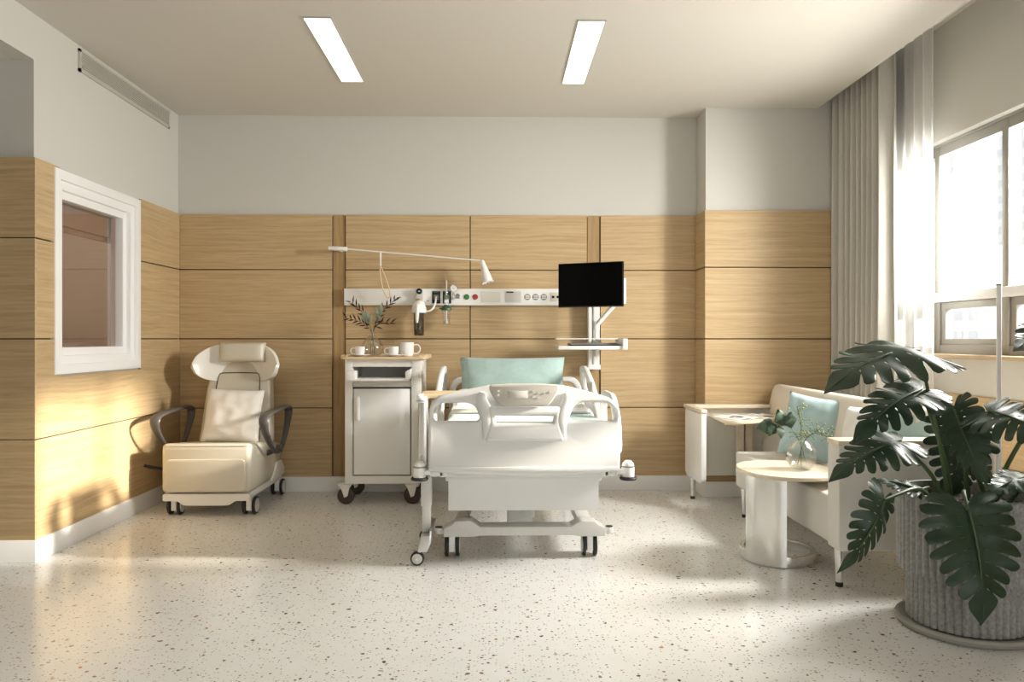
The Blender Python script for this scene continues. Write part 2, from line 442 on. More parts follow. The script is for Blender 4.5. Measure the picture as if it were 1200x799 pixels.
# ---- window 1 (outer): aluminium frame in the window wall
xw = XR+.10
b = B().box(xw-.03, xw+.03, oy0, oy1, oz1-.07, oz1).box(xw-.03, xw+.03, oy0, oy1, oz0, oz0+.06)
for y in (oy0+.03, 4.20, 4.86, oy1-.03): b.box(xw-.033, xw+.033, y-.028, y+.028, oz0+.001, oz1-.001, b=.004)
win1 = struct('window_1', b, 'alu_frame')
b = B().box(xw-.045, xw+.05, oy0, oy1, 1.415, 1.475, b=.006)
obj('window_transom', b, 'base_white', win1)
ys = (oy0+.03, 4.20, 4.86, oy1-.03)
for ya, yb in zip(ys, ys[1:]):
    b = B().plate([[(ya+.03, 1.146), (yb-.03, 1.146), (yb-.03, 1.413), (ya+.03, 1.413)], [(ya+.075, 1.185), (yb-.075, 1.185), (yb-.075, 1.37), (ya+.075, 1.37)]], xw-.022, xw+.022, 'x', b=.003)
    obj('hopper_sash', b, 'alu_frame', win1)
    obj('window_pane', B().box(xw-.003, xw+.003, ya+.07, yb-.07, 1.18, 1.375).box(xw-.003, xw+.003, ya+.03, yb-.03, 1.475, oz1-.07), 'window_glass', win1)
b = B().box(XR-.05, xw-.02, oy0-.02, oy1+.02, oz0-.018, oz0+.006, b=.004)
struct('trim_9', b, wood('sill_oak', (.42, .30, .18), (.60, .46, .30), scale=(14, 1, 14)))
b = B().box(xw-.05, xw+.02, oy0, oy1, oz1-.012, oz1)
struct('trim_10', b, 'alu_frame')

# ---- window 2 (inner observation window in the left wall)
b = B()
for d, x0, x1 in ((0, XL-.10, XL+.03), (.05, XL-.10, XL+.008), (.095, XL-.10, XL-.02)):
    q = [(wy0+d, wz0+d), (wy1-d, wz0+d), (wy1-d, wz1-d), (wy0+d, wz1-d)]; e = .055
    b.plate([q, [(wy0+d+e, wz0+d+e), (wy1-d-e, wz0+d+e), (wy1-d-e, wz1-d-e), (wy0+d+e, wz1-d-e)]], x0, x1, 'x', b=.003)
win2 = struct('window_2', b, 'base_white')
obj('window_pane', B().box(XL-.072, XL-.068, wy0+.13, wy1-.13, wz0+.13, wz1-.13), 'tinted_glass', win2)
t = thing('roller_blind', 'rolled-up grey blind behind the glass of the inner window', 'blind', (XL-.14, 4.8, 1.9))
obj('headbox', B().box(XL-.20, XL-.122, wy0+.02, wy1-.02, 1.86, 2.10, b=.01), 'blind_grey', t)
obj('bottom_rail', B().box(XL-.17, XL-.15, wy0+.05, wy1-.05, 1.83, 1.862, b=.004), 'vent_metal', t)

# ---- ceiling fixtures
def ceiling_light(x, y0, y1, label):
    t = thing('ceiling_light', label, 'ceiling light', (x, (y0+y1)/2, CZ), 'slim recessed ceiling lights')
    w = .072
    b = B().box(x-w-.006, x-w, y0, y1, CZ-.004, CZ+.03).box(x+w, x+w+.006, y0, y1, CZ-.004, CZ+.03).box(x-w-.006, x+w+.006, y0-.012, y0, CZ-.006, CZ+.03).box(x-w-.006, x+w+.006, y1, y1+.006, CZ-.004, CZ+.03)
    obj('light_frame', b, 'vent_metal', t)
    obj('diffuser', B().box(x-w, x+w, y0, y1, CZ-.002, CZ+.02), 'light_panel', t)
ceiling_light(-.972, 4.17, 5.20, 'slim bright ceiling light nearer the air vent')
ceiling_light(.52, 4.18, 5.21, 'slim bright ceiling light nearer the curtain')
t = thing('air_vent', 'long grey slatted air vent high on the left wall', 'vent', (XL, 5.2, 2.775))
b = B().box(XL-.01, XL+.012, 4.58, 5.83, 2.765, 2.782).box(XL-.01, XL+.012, 4.58, 5.83, 2.882, 2.898).box(XL-.01, XL+.012, 4.58, 4.60, 2.765, 2.898).box(XL-.01, XL+.012, 5.81, 5.83, 2.765, 2.898)
obj('vent_frame', b, 'vent_metal', t)
obj('backing', B().box(XL-.002, XL+.002, 4.60, 5.81, 2.78, 2.885), 'vent_dark', t)
b = B()
for k in range(8):
    z = 2.788+k*.0125; b.box(XL, XL+.010, 4.60, 5.81, z-.0038, z+.0038)
sl = obj('slats', b, 'vent_metal', t)
# short rail end below the passage ceiling
b = B().box(-2.77, -2.71, 3.45, 4.12, 2.615, 2.672, b=.006)
single('ceiling_rail', b, 'white', 'white rail fixed under the passage ceiling at upper left corner', 'rail')

# ---- curtains
def drape(x, y0, y1, z0, z1, folds, amp, seedv, n=140):
    def fn(u, v):
        z = z0+(z1-z0)*v
        w = math.sin(u*folds*2*PI+.5*math.sin(u*9+seedv))+.22*math.sin(u*folds*4.2*PI+seedv)
        sway = .006*noise.noise(Vector((u*9, z*.8, seedv)))
        return (x+amp*w*(.75+.25*(1-v))+sway, y0+(y1-y0)*u+.012*noise.noise(Vector((u*6, z*.7, seedv+4))), z)
    return fn
t = thing('curtain', 'heavy grey-beige linen curtain hanging in folds beside the window', 'curtain', (2.54, 5.35, .02))
obj('curtain_fabric', B().grid(drape(2.55, 4.93, 5.70, .02, 3.09, 9, .050, 1), 220, 14, thick=.004), 'curtain_linen', t, 80)
obj('curtain_track', B().box(2.52, 2.56, 3.0, 5.70, 3.092, 3.118), 'white', t)
t = thing('sheer_curtain', 'thin white see-through curtain hanging over the window edge', 'curtain', (2.64, 4.8, .02))
obj('sheer_fabric', B().grid(drape(2.655, 4.62, 5.15, .02, 3.09, 5, .014, 5), 160, 8), 'sheer', t, 80)
obj('curtain_track', B().box(2.635, 2.675, 3.0, 5.70, 3.092, 3.118), 'white', t)

# ------------------------------------------------------------------ casters
def twin_caster(parent, x, y, r, w, hub='wheel_hub', tyre='rubber', fork='white', top=.15):
    """twin wheel with its axle along x"""
    f = B().box(x-w*.22, x+w*.22, y-r*.75, y+r*.6, r*.5, top, b=.006).cyl((x-w*.5, y, r), (x+w*.5, y, r), .008)
    f.cyl((x, y, r*1.6), (x, y, top), .014)
    fo = obj('caster', f, fork, parent)
    for s in (-1, 1):
        a, c = x+s*w*.27, x+s*w*.5
        obj('wheel', B().cyl((a, y, r), (c, y, r), r, seg=28, b=.006), tyre, fo)
        obj('hub_cap', B().cyl((c-s*.004, y, r), (c+s*.003, y, r), r*.76, seg=24, b=.002), hub, fo)
    return fo

# ------------------------------------------------------------------ recliner chair
t = thing('recliner_chair', 'cream leather recliner on wheels with winged headrest and dark arms', 'chair', (-1.93, 5.5, 0))
rc = t
X0, X1 = -2.225, -1.64
b = B().prism([(5.14, .16), (5.88, .16), (5.88, .40), (5.70, .43), (5.165, .487), (5.14, .47)], X0, X1, 'x', b=.028, seg=3)
obj('seat', b, 'leather', t)
b = B().plate([round_poly([(X0+.035, .168), (X1-.03, .168), (X1-.03, .385), (X0+.035, .385)], .03)], 5.128, 5.150, 'y', b=.006)
obj('footrest', b, 'leather', t)
pf = round_poly([(X0+.005, .152), (X0+.005, .105), (X0+.10, .105), (X0+.145, .075), (X1-.145, .075), (X1-.10, .105), (X1-.005, .105), (X1-.005, .152)], .012)
b = B().prism(pf, 5.15, 5.20, 'y').box(X0+.008, X1-.008, 5.19, 5.93, .115, .156, b=.004)
b.prism([(5.62, .15), (5.94, .15), (5.94, .20), (5.86, .27), (5.74, .27)], X1-.03, X1+.012, 'x', b=.006).prism([(5.62, .15), (5.94, .15), (5.94, .20), (5.86, .27), (5.74, .27)], X0-.012, X0+.03, 'x', b=.006)
obj('base_frame', b, 'cream_white', t)
for x in (-2.165, -1.665):
    for y in (5.235, 5.89): twin_caster(t, x, y, .060, .085, top=.13)
# back: leans away from the seat, narrower towards the top
def back_fn(off):
    def fn(c):
        # local c: x across -1..1, y depth, z 0..1 up
        k = c.z; w = .262-.050*k
        yy = 5.625+.155*k-.010*math.sin(k*PI)
        return Vector((-1.908+c.x*w, yy+c.y, .42+k*.66))
    return fn
bb = bmesh.new()
b = B().box(-1, 1, 0, .12, 0, 1)
bmesh.ops.subdivide_edges(b.bm, edges=b.bm.edges[:], cuts=6, use_grid_fill=True)
b.warp(back_fn(0))
bmesh.ops.bevel(b.bm, geom=[e for e in b.bm.edges if len(e.link_faces) == 2 and e.calc_face_angle() > .9], offset=.022, segments=3, affect='EDGES', profile=.5)
bk = obj('backrest', b, 'leather', t)
def on_back(x, k, d=0): 
    w = .262-.050*k; return (-1.908+x*w, 5.625+.155*k-.010*math.sin(k*PI)-d, .42+k*.66)
pth = [on_back(-.70, .05, .002), on_back(-.70, .4, .002), on_back(-.68, .72, .002), on_back(-.64, .765, .002), on_back(-.56, .775, .002), on_back(0, .778, .002), on_back(.56, .775, .002), on_back(.64, .765, .002), on_back(.68, .72, .002), on_back(.70, .4, .002), on_back(.70, .05, .002)]
obj('piping', B().tube(pth, .0035, seg=6), 'piping', bk)
# winged head shell
def wing(u, v):
    a = (u-.5)*2
    half = .142*(1-abs(a)**3.4)**.5 if abs(a) < 1 else 0
    return (-1.908+a*.320, 5.795-.15*abs(a)**2.2+.015*(v-.5), 1.012+(v-.5)*2*max(half, .012)-.025*abs(a)**2)
obj('head_shell', B().grid(wing, 36, 10, thick=.028), 'leather_shell', t, 60)
def pillow_pts(w, h, th, pinch=.07, p=2.4, wr=0.0, seedv=0.0):
    """closed cushion surface, local x across, z up, y through (front at -y)"""
    o = bmesh.new(); n = 22
    def pt(i, j, s):
        u, v = -1+2*i/n, -1+2*j/n
        e = max(0, (1-abs(u)**p))*max(0, (1-abs(v)**p))
        X = u*w/2*(1-pinch*(1-v*v)*abs(u)); Z = v*h/2*(1-pinch*(1-u*u)*abs(v))
        y = s*th/2*e**.42
        if wr: y += wr*noise.noise(Vector((u*3.0+seedv, v*3.0, s)))*min(1, e*3)
        return (X, y, Z)
    F = [[o.verts.new(pt(i, j, -1)) for j in range(n+1)] for i in range(n+1)]
    K = [[F[i][j] if i in (0, n) or j in (0, n) else o.verts.new(pt(i, j, 1)) for j in range(n+1)] for i in range(n+1)]
    for i in range(n):
        for j in range(n):
            o.faces.new((F[i][j], F[i+1][j], F[i+1][j+1], F[i][j+1])); o.faces.new((K[i][j], K[i][j+1], K[i+1][j+1], K[i+1][j]))
    bmesh.ops.recalc_face_normals(o, faces=o.faces[:])
    return o
def cushion(name, material, label, cat, w, h, th, c, yaw, lean, roll=0, group=None, pinch=.07, wr=.006, p=2.4, parent=None, sd=0.0):
    o = pillow_pts(w, h, th, pinch, p, wr, sd)
    mt = Matrix.Rotation(yaw, 4, 'Z') @ Matrix.Rotation(lean, 4, 'X') @ Matrix.Rotation(roll, 4, 'Y')
    b = B(); b.merge(o, Matrix.Translation(c) @ mt)
    if parent: return obj(name, b, material, parent, 70)
    return single(name, b, material, label, cat, group, 70)
cushion('head_pillow', 'leather', '', '', .345, .145, .10, (-1.878, 5.715, 1.085), 0, -.10, parent=t, pinch=.02, wr=0, p=5)
for s, xa, nm in ((-1, -2.275, 'armrest'), (1, -1.555, 'armrest')):
    path = [(xa, 5.155, .60), (xa, 5.16, .655), (xa, 5.26, .675), (xa, 5.45, .682), (xa, 5.64, .688), (xa, 5.765, .68), (xa, 5.775, .62), (xa, 5.70, .50), (xa, 5.59, .40), (xa, 5.50, .375), (xa, 5.40, .40), (xa, 5.25, .50)]
    rr = [.012, .014, .015, .015, .015, .015, .013, .011, .012, .013, .012, .011]
    ff = [.030, .036, .036, .033, .033, .033, .028, .020, .018, .02, .02, .024]
    ar = obj(nm, B().tube(path, rr, closed=True, seg=12, ref=(1, 0, 0), flat=ff, smooth=2), 'dark_arm', t)
    obj('pivot', B().cyl((xa+.02, 5.53, .40), (xa-.02, 5.53, .40), .03, b=.004).cyl((xa, 5.53, .40), (X0+.02 if s < 0 else X1-.02, 5.53, .36), .018), 'dark_arm', ar)
obj('lever', B().tube([(X0+.02, 5.22, .30), (-2.27, 5.21, .31), (-2.36, 5.19, .335)], .011, seg=8, smooth=1), 'black', t)
cushion('cushion', 'linen', 'square off-white linen cushion on the cream recliner seat', 'cushion', .40, .385, .13, (-1.876, 5.505, .638), .04, -.30, .045, wr=.012, pinch=.04, sd=3.1)

# ------------------------------------------------------------------ bedside cart
t = thing('bedside_cabinet', 'white bedside cabinet on dark wheels with oak top, pulled-out tray and door', 'cabinet', (-.81, 5.7, 0))
cx0, cx1, cy0, cy1 = -1.083, -.543, 5.50, 5.93
b = B()
b.box(cx0, cx0+.055, cy0, cy1, .15, 1.038, b=.005).box(cx1-.068, cx1, cy0, cy1, .15, 1.038, b=.005)
b.box(cx0+.05, cx1-.06, cy0+.002, cy1, .985, 1.037).box(cx0+.05, cx1-.06, cy0+.002, cy1, .15, .205)
b.box(cx0+.05, cx1-.06, cy0+.03, cy1, .838, .885).box(cx0+.05, cx1-.06, cy1-.02, cy1, .2, 1.0)
obj('body', b, 'cream_white', t)
d = obj('door', B().box(cx0+.062, cx1-.075, cy0+.006, cy0+.026, .212, .828, b=.004), 'white_gloss', t)
obj('handle', B().box(cx0+.078, cx0+.108, cy0-.018, cy0+.008, .60, .775, b=.012, seg=3), 'white', d)
obj('door_gap', B().box(cx0+.055, cx1-.068, cy0+.012, cy0+.03, .826, .836), 'black', d)
tr = obj('tray', B().box(-1.05, -.618, cy0-.11, cy0+.25, .888, .906, b=.004), 'white', t)
obj('tray_bracket', B().box(-1.055, -.985, cy0-.115, cy0-.03, .892, .962, b=.008), 'white', tr)
obj('tray_bracket', B().prism([(-.640, .892), (-.605, .900), (-.600, .975), (-.640, .955)], cy0-.115, cy0-.03, 'y', b=.006), 'white', tr)
b = B()
for k in range(5): b.box(-.632, -.612, cy0+.01, cy0+.16, .900+k*.015, .908+k*.015)
obj('slide_rail', b, 'socket_grey', t)
b = B()
for k in range(4): b.box(-1.028, -1.0, cy0+.02, cy0+.10, .908+k*.015, .914+k*.015)
obj('slide_rail', b, 'socket_grey', t)
tp = round_poly([(-1.112, 5.46), (-.50, 5.46), (-.50, 5.95), (-1.112, 5.95)], .045)
top = obj('top', B().plate([tp], 1.038, 1.056, 'z', b=.004), OAKT, t)
b = B()
b.tube([(-1.06, 5.464, 1.060), (-1.098, 5.474, 1.062), (-1.103, 5.51, 1.062), (-1.103, 5.94, 1.062), (-.81, 5.945, 1.062), (-.509, 5.94, 1.062), (-.509, 5.51, 1.062), (-.514, 5.474, 1.062), (-.55, 5.464, 1.060)], .008, seg=8, flat=.008)
obj('top_rim', b, OAKT, top)
for x, y in ((-1.045, 5.535), (-.60, 5.535), (-1.035, 5.885), (-.60, 5.885)):
    r = .062; s = -1 if x < -.8 else 1
    xo = x-.035 if x < -.8 else x-.005
    f = B().prism(round_poly([(xo-.012-.045, .148), (xo+.05, .148), (xo+.03, .125), (xo+.015, .06), (xo-.01, .05), (xo-.02, .085), (xo-.035, .118)], .006), y-.030, y-.020, 'y', b=.002)
    f.prism(round_poly([(xo-.012-.045, .148), (xo+.05, .148), (xo+.03, .125), (xo+.015, .06), (xo-.01, .05), (xo-.02, .085), (xo-.035, .118)], .006), y+.020, y+.030, 'y', b=.002)
    f.box(xo-.05, xo+.05, y-.03, y+.03, .140, .152, b=.003)
    fo = obj('caster', f, 'cream_white', t)
    obj('wheel', B().cyl((xo, y-.016, r), (xo, y+.016, r), r, seg=28, b=.008), 'brown_rubber', fo)

# things on the cart
def cup(x, y, z, r, h, side, label, cat, group=None, wall=.003, name='cup', flare=1.0):
    prof = [(0, .004), (r*.80, .004), (r*.80*1.0, 0), (r*.88, .003), (r*.97, h*.3), (r*flare, h), (r*flare-wall, h), (r*.97-wall, h*.3), (r*.8, .010), (0, .009)]
    b = B().lathe(prof, (x, y, z), 32)
    t = thing(name, label, cat, (x, y, z), group)
    obj('bowl', b, 'porcelain', t, 50)
    hh = [(x+side*r*.95, y, z+h*.80), (x+side*(r+h*.28), y, z+h*.86), (x+side*(r+h*.46), y, z+h*.62), (x+side*(r+h*.42), y, z+h*.34), (x+side*(r+h*.2), y, z+h*.18), (x+side*r*.95, y, z+h*.22)]
    obj('cup_handle', B().tube(hh, .0052, seg=8, smooth=2), 'porcelain', t)
    return t
def saucer(x, y, z, r, label):
    single('saucer', B().lathe([(0, .0), (r*.55, 0), (r*.6, .003), (r*.8, .008), (r, .013), (r, .015), (r*.78, .011), (r*.5, .005), (0, .005)], (x, y, z), 36), 'porcelain', label, 'saucer', 'saucers on the bedside cabinet')
ZT = 1.0565
saucer(-.985, 5.58, ZT, .078, 'white saucer under the cup in front of the vase')
cup(-.990, 5.58, ZT+.006, .036, .066, -1, 'small white cup in front of the glass vase on the cabinet', 'cup', 'cups on the bedside cabinet')
saucer(-.735, 5.57, ZT, .078, 'white saucer under the cup next to the tall mug')
cup(-.745, 5.57, ZT+.006, .036, .066, -1, 'small white cup left of the tall mug on the cabinet', 'cup', 'cups on the bedside cabinet')
cup(-.660, 5.66, ZT, .052, .102, 1, 'tall white mug with handle at the cabinet top right end', 'mug', name='mug')
t = thing('glass_jar', 'small clear glass jar half hidden behind the white cup', 'jar', (-.755, 5.74, ZT))
obj('jar_body', B().lathe([(0, 0), (.032, 0), (.034, .004), (.034, .07), (.028, .078), (.026, .078), (.031, .068), (.031, .006), (0, .005)], (-.755, 5.74, ZT), 24), 'clear_glass', t)
obj('jar_stopper', B().lathe([(0, .074), (.027, .074), (.030, .080), (.012, .086), (.016, .098), (.011, .108), (0, .110)], (-.755, 5.74, ZT), 20), 'clear_glass', t)
VX, VY = -.925, 5.735
single('glass_vase', B().lathe([(0, .003), (.045, .0), (.068, .012), (.084, .045), (.080, .080), (.060, .115), (.030, .142), (.017, .156), (.0165, .190), (.021, .195), (.018, .196), (.0145, .188), (.0145, .156), (.028, .140), (.058, .112), (.077, .078), (.080, .045), (.064, .016), (.04, .006), (0, .007)], (VX, VY, ZT), 40), 'clear_glass',
       'round clear glass vase with narrow neck on the cabinet', 'vase')
def small_leaf(b, p, d, ln, w, up=(0, -1, .3), thick=.0006):
    """a small pointed leaf, closed lens of two faces rows"""
    p = Vector(p); d = Vector(d).normalized(); up = Vector(up); s = d.cross(up).normalized(); n = s.cross(d)
    o = bmesh.new(); prof = [0.05, .7, 1, .85, .5, .06]; rows = []
    for i, k in enumerate(prof):
        c = p+d*ln*i/(len(prof)-1)+n*ln*.10*math.sin(i/(len(prof)-1)*PI)
        rows.append([o.verts.new(c+s*w*k*.5*q-n*abs(q)*w*.12) for q in (-1, 0, 1)])
    for a, q in zip(rows, rows[1:]):
        for k in (0, 1): o.faces.new((a[k], a[k+1], q[k+1], q[k]))
    bmesh.ops.solidify(o, geom=o.faces[:], thickness=thick)
    b.merge(o)
def sprig(name, label, base, pts, leafs, stem_mat, leaf_mat, cat='dried sprig', group=None, r=.0016, up=(0, -1, .3), each=False):
    """stem through pts; leafs = list of (t along stem, direction, length, width)"""
    t = thing(name, label, cat, base, group)
    P = [Vector(p) for p in pts]
    obj('stem', B().tube(P, r, seg=6, smooth=2), stem_mat, t)
    b = B(); n = len(P)-1
    for tt, d, ln, w in leafs:
        f = min(tt*n, n-1e-4); i = int(f); q = P[i].lerp(P[i+1], f-i)
        small_leaf(b, q, d, ln, w, up)
        if each: obj('leaf', b, leaf_mat, t, 60); b = B()
    if not each: obj('foliage', b, leaf_mat, t, 60)
rnd = random.Random(3)
bz = ZT+.012; nk = ZT+.19
def twig(px, pz, py, label, n=11, col='dark_sprig', ln=.055, w=.011, bend=.03, group='dark dried sprigs in the glass vase'):
    pts = [(VX+(VX-px)*.10, VY, bz), (VX, VY, nk), (VX+(px-VX)*.42, VY+(py-VY)*.5, nk+(pz-nk)*.50+bend), (px, py, pz)]
    L = []
    dx = px-VX; dz = pz-nk
    for k in range(n):
        tt = .42+.58*k/(n-1); s = -1 if k % 2 else 1
        a = math.atan2(dz, dx)+s*rnd.uniform(.35, .8)
        L.append((tt, (math.cos(a), rnd.uniform(-.35, .35), math.sin(a)), ln*rnd.uniform(.75, 1.15), w))
    sprig('dried_sprig', label, (VX, VY, bz), pts, L, 'twig', col, group=group)
twig(-1.075, 1.455, 5.70, 'dark dried sprig reaching highest on the left of the vase', 13)
twig(-1.10, 1.335, 5.66, 'dark dried sprig leaning low to the left of the vase', 12, bend=.02)
twig(-.745, 1.480, 5.70, 'dark dried sprig reaching highest on the right of the vase', 14)
twig(-.775, 1.30, 5.64, 'short dark dried sprig leaning low to the right of the vase', 9, bend=.03)
for px, pz, lab, lst in ((-.858, 1.405, 'pale green leafy stem with round leaves on the right of the vase', [(.72, (-.1, 0, 1)), (.8, (.45, -.2, .9)), (1.0, (.1, 0, 1)), (.9, (-.5, 0, .8)), (.62, (.4, -.2, .8))]),
                         (-.975, 1.36, 'pale green leafy stem with round leaves on the left of the vase', [(.75, (-.6, -.1, .7)), (.9, (.3, -.2, .9)), (1.0, (-.1, 0, 1)), (.65, (.4, 0, .9))])):
    sprig('leafy_stem', lab, (VX, VY, bz), [(VX, VY, bz), (VX, VY, nk), (px*.6+VX*.4, 5.72, nk*.5+pz*.5), (px, 5.70, pz-.03)], [(a, d_, .07, .034) for a, d_ in lst], 'stem_green', 'pale_leaf', 'leafy stem', 'pale leafy stems in the glass vase', each=True)

# ------------------------------------------------------------------ headwall rail and what is plugged into it
t = thing('medical_rail', 'long white medical supply rail with sockets above the bed', 'wall rail', (-.23, 5.96, 1.443))
YR = 5.940
rail = obj('rail_body', B().box(-1.175, .700, YR, 5.984, 1.443, 1.572, b=.003), 'white', t)
def ring(x, z, r0, name, m, y=YR, d=.006): return obj(name, B().cyl((x, y+.001, z), (x, y-d, z), r0, seg=28, b=.0015), m, t)
for x in (-.466, -.383):
    o = obj('gas_outlet', B().box(x-.032, x+.032, YR-.005, YR+.002, 1.457, 1.552, b=.002), 'black', t)
    obj('outlet_plate', B().box(x-.020, x+.020, YR-.010, YR-.003, 1.485, 1.525, b=.003), 'socket_grey', o)
    obj('outlet_strip', B().box(x-.022, x+.022, YR-.007, YR-.003, 1.538, 1.546), 'green', o)
g = ring(-.231, 1.508, .021, 'green_button', 'green', d=.008)
g = ring(-.165, 1.508, .021, 'red_button', 'red', d=.008)
obj('blank_plate', B().box(-.119, .028, YR-.004, YR+.002, 1.466, 1.550, b=.002), 'beige_plate', t)
o = obj('call_panel', B().box(.068, .188, YR-.006, YR+.002, 1.466, 1.552, b=.002), 'bed_grey', t)
obj('call_display', B().box(.075, .130, YR-.008, YR-.005, 1.540, 1.549), 'black', o)
for x in (.238, .302, .366):
    o = ring(x, 1.508, .0245, 'power_socket', 'socket_grey', d=.003)
    b = B()
    for k in (-1, 0, 1): b.box(x-.017, x+.017, YR-.006, YR-.002, 1.508+k*.011-.003, 1.508+k*.011+.003)
    obj('socket_face', b, 'white', o)
o = obj('data_socket', B().box(.418, .492, YR-.005, YR+.002, 1.475, 1.542, b=.002), 'beige_plate', t)
b = B()
for x in (.437, .473): b.box(x-.009, x+.009, YR-.008, YR-.004, 1.499, 1.517)
obj('data_port', b, 'black', o)
obj('marking', B().box(-.538, -.522, YR-.001, YR+.0005, 1.475, 1.480), 'print_dark', t)
obj('marking', B().cyl((-.302, YR, 1.516), (-.302, YR-.001, 1.516), .018, seg=20).box(-.32, -.284, YR-.0012, YR, 1.495, 1.501), 'socket_grey', t)
# suction unit
t = thing('suction_regulator', 'white suction regulator with smoked collection jar hanging on the rail', 'suction unit', (-.587, 5.90, 1.21))
sx = -.592
b = B().plate([round_poly([(sx-.03, 1.44), (sx+.03, 1.44), (sx+.03, 1.572), (sx-.03, 1.572)], .03)], 5.90, YR, 'y', b=.004)
obj('mounting_plate', b, 'bed_grey', t)
gq = obj('gauge', B().cyl((sx, 5.905, 1.548), (sx, 5.88, 1.548), .022, seg=28, b=.003), 'black', t)
obj('gauge_needle', B().box(sx-.006, sx+.006, 5.8785, 5.881, 1.545, 1.551), 'white', gq)
obj('valve', B().cyl((sx-.004, 5.90, 1.480), (sx-.004, 5.865, 1.480), .013, seg=16, b=.002).box(sx-.02, sx+.012, 5.868, 5.88, 1.474, 1.486, b=.003), 'brass', t)
obj('lid', B().lathe([(0, .082), (.022, .080), (.042, .062), (.054, .03), (.058, 0), (.058, -.012), (.052, -.014), (0, -.014)], (sx, 5.87, 1.395), 32), 'white', t)
obj('nozzle', B().tube([(sx-.006, 5.815, 1.44), (sx-.006, 5.800, 1.40), (sx-.008, 5.798, 1.35), (sx-.008, 5.800, 1.305)], [.014, .016, .014, .009], seg=12, smooth=1), 'white', t)
obj('jar', B().lathe([(0, 0), (.034, 0), (.038, .006), (.040, .175), (.037, .175), (.035, .008), (0, .006)], (sx, 5.87, 1.208), 28), 'smoke_glass', t)
obj('float_tube', B().cyl((sx+.012, 5.87, 1.22), (sx+.012, 5.87, 1.385), .006, seg=10), 'white', t)
obj('hose', B().tube([(sx+.045, 5.86, 1.393), (sx+.085, 5.85, 1.395), (sx+.112, 5.86, 1.42), (sx+.124, 5.89, 1.46), (sx+.126, 5.915, 1.50), (sx+.126, 5.936, 1.508)], .0075, seg=10, smooth=2), 'white', t)
# oxygen flowmeter with humidifier
t = thing('oxygen_flowmeter', 'clear oxygen flowmeter with green fittings and water bottle on the rail', 'flowmeter', (-.385, 5.9, 1.29))
ox = -.385
obj('flow_tube', B().lathe([(0, 0), (.013, 0), (.013, .125), (.008, .135), (0, .135)], (ox, 5.895, 1.505), 20), 'clear_glass', t)
obj('flow_scale', B().cyl((ox, 5.895, 1.51), (ox, 5.895, 1.63), .004, seg=8), 'beige_plate', t)
obj('control_knob', B().cyl((ox, 5.90, 1.502), (ox, 5.865, 1.502), .017, seg=12, b=.002), 'eucalyptus', t)
obj('connector', B().cyl((ox, YR, 1.49), (ox, 5.88, 1.49), .013).cyl((ox, 5.895, 1.44), (ox, 5.895, 1.51), .012).cyl((ox-.014, 5.885, 1.468), (ox+.018, 5.885, 1.468), .014), 'white', t)
obj('bottle_cap', B().lathe([(0, .028), (.018, .028), (.024, .020), (.036, .012), (.042, 0), (.040, -.012), (0, -.012)], (ox, 5.895, 1.415), 20).box(ox-.055, ox+.02, 5.88, 5.91, 1.413, 1.422, b=.003), 'dark_green', t)
obj('bottle', B().lathe([(0, 0), (.024, 0), (.028, .006), (.029, .11), (.026, .11), (.025, .008), (0, .006)], (ox, 5.895, 1.292), 24), 'clear_glass', t)
obj('dip_tube', B().cyl((ox, 5.895, 1.31), (ox, 5.895, 1.405), .005, seg=8).cyl((ox, 5.895, 1.303), (ox, 5.895, 1.318), .013, seg=12), 'beige_plate', t)
t = thing('pressure_gauge', 'round white pressure gauge beside the oxygen flowmeter', 'gauge', (-.33, 5.9, 1.55))
obj('gauge_case', B().cyl((-.331, 5.915, 1.571), (-.331, 5.885, 1.571), .028, seg=28, b=.003).cyl((-.331, 5.90, 1.55), (-.329, 5.92, 1.50), .008).cyl((-.329, YR, 1.50), (-.329, 5.90, 1.50), .010), 'satin_steel', t)
obj('dial', B().cyl((-.331, 5.886, 1.571), (-.331, 5.883, 1.571), .023, seg=28), 'paper', t)
obj('needle', B().box(-.338, -.324, 5.8815, 5.8832, 1.570, 1.573), 'print_dark', t)

# ------------------------------------------------------------------ wall lamp with long arm
t = thing('wall_lamp', 'long thin white wall lamp arm with small cone shade above the rail', 'lamp', (-1.2, 5.98, 1.86))
obj('wall_bracket', B().cyl((-1.275, 5.86, 1.872), (-1.135, 5.855, 1.866), .017, seg=20, b=.003).cyl((-1.205, 5.87, 1.868), (-1.205, 5.998, 1.868), .012), 'white', t)
obj('arm', B().tube([(-1.137, 5.855, 1.866), (-.135, 5.80, 1.776), (-.112, 5.795, 1.772)], .0058, seg=10), 'white', t)
pa, pc = Vector((-.112, 5.795, 1.778)), Vector((-.066, 5.785, 1.612))
ax = pc-pa
o = bmesh.new()
prof = [(.006, 0), (.010, .01), (.016, .06), (.042, 1), (.0395, 1), (.013, .08), (0, .07)]
tmp = B().lathe([(r, k*ax.length) for r, k in prof], (0, 0, 0), 28)
tmp.bm.transform(Matrix.Translation(pa) @ ax.to_track_quat('Z', 'Y').to_matrix().to_4x4())
obj('lamp_shade', tmp, 'white', t)
b = B()
for k in range(10):
    a = 2*PI*k/10; e = ax.normalized().orthogonal().normalized(); e2 = ax.normalized().cross(e)
    q = pc+(e*math.cos(a)+e2*math.sin(a))*.0405; b.cyl(q-ax*.03, q+ax*.045, .004, seg=8)
obj('shade_teeth', b, 'white', t)
hd = obj('drop_rod', B().cyl((-.880, 5.838, 1.842), (-.880, 5.838, 1.736), .006, seg=12, b=.002), 'white', t)
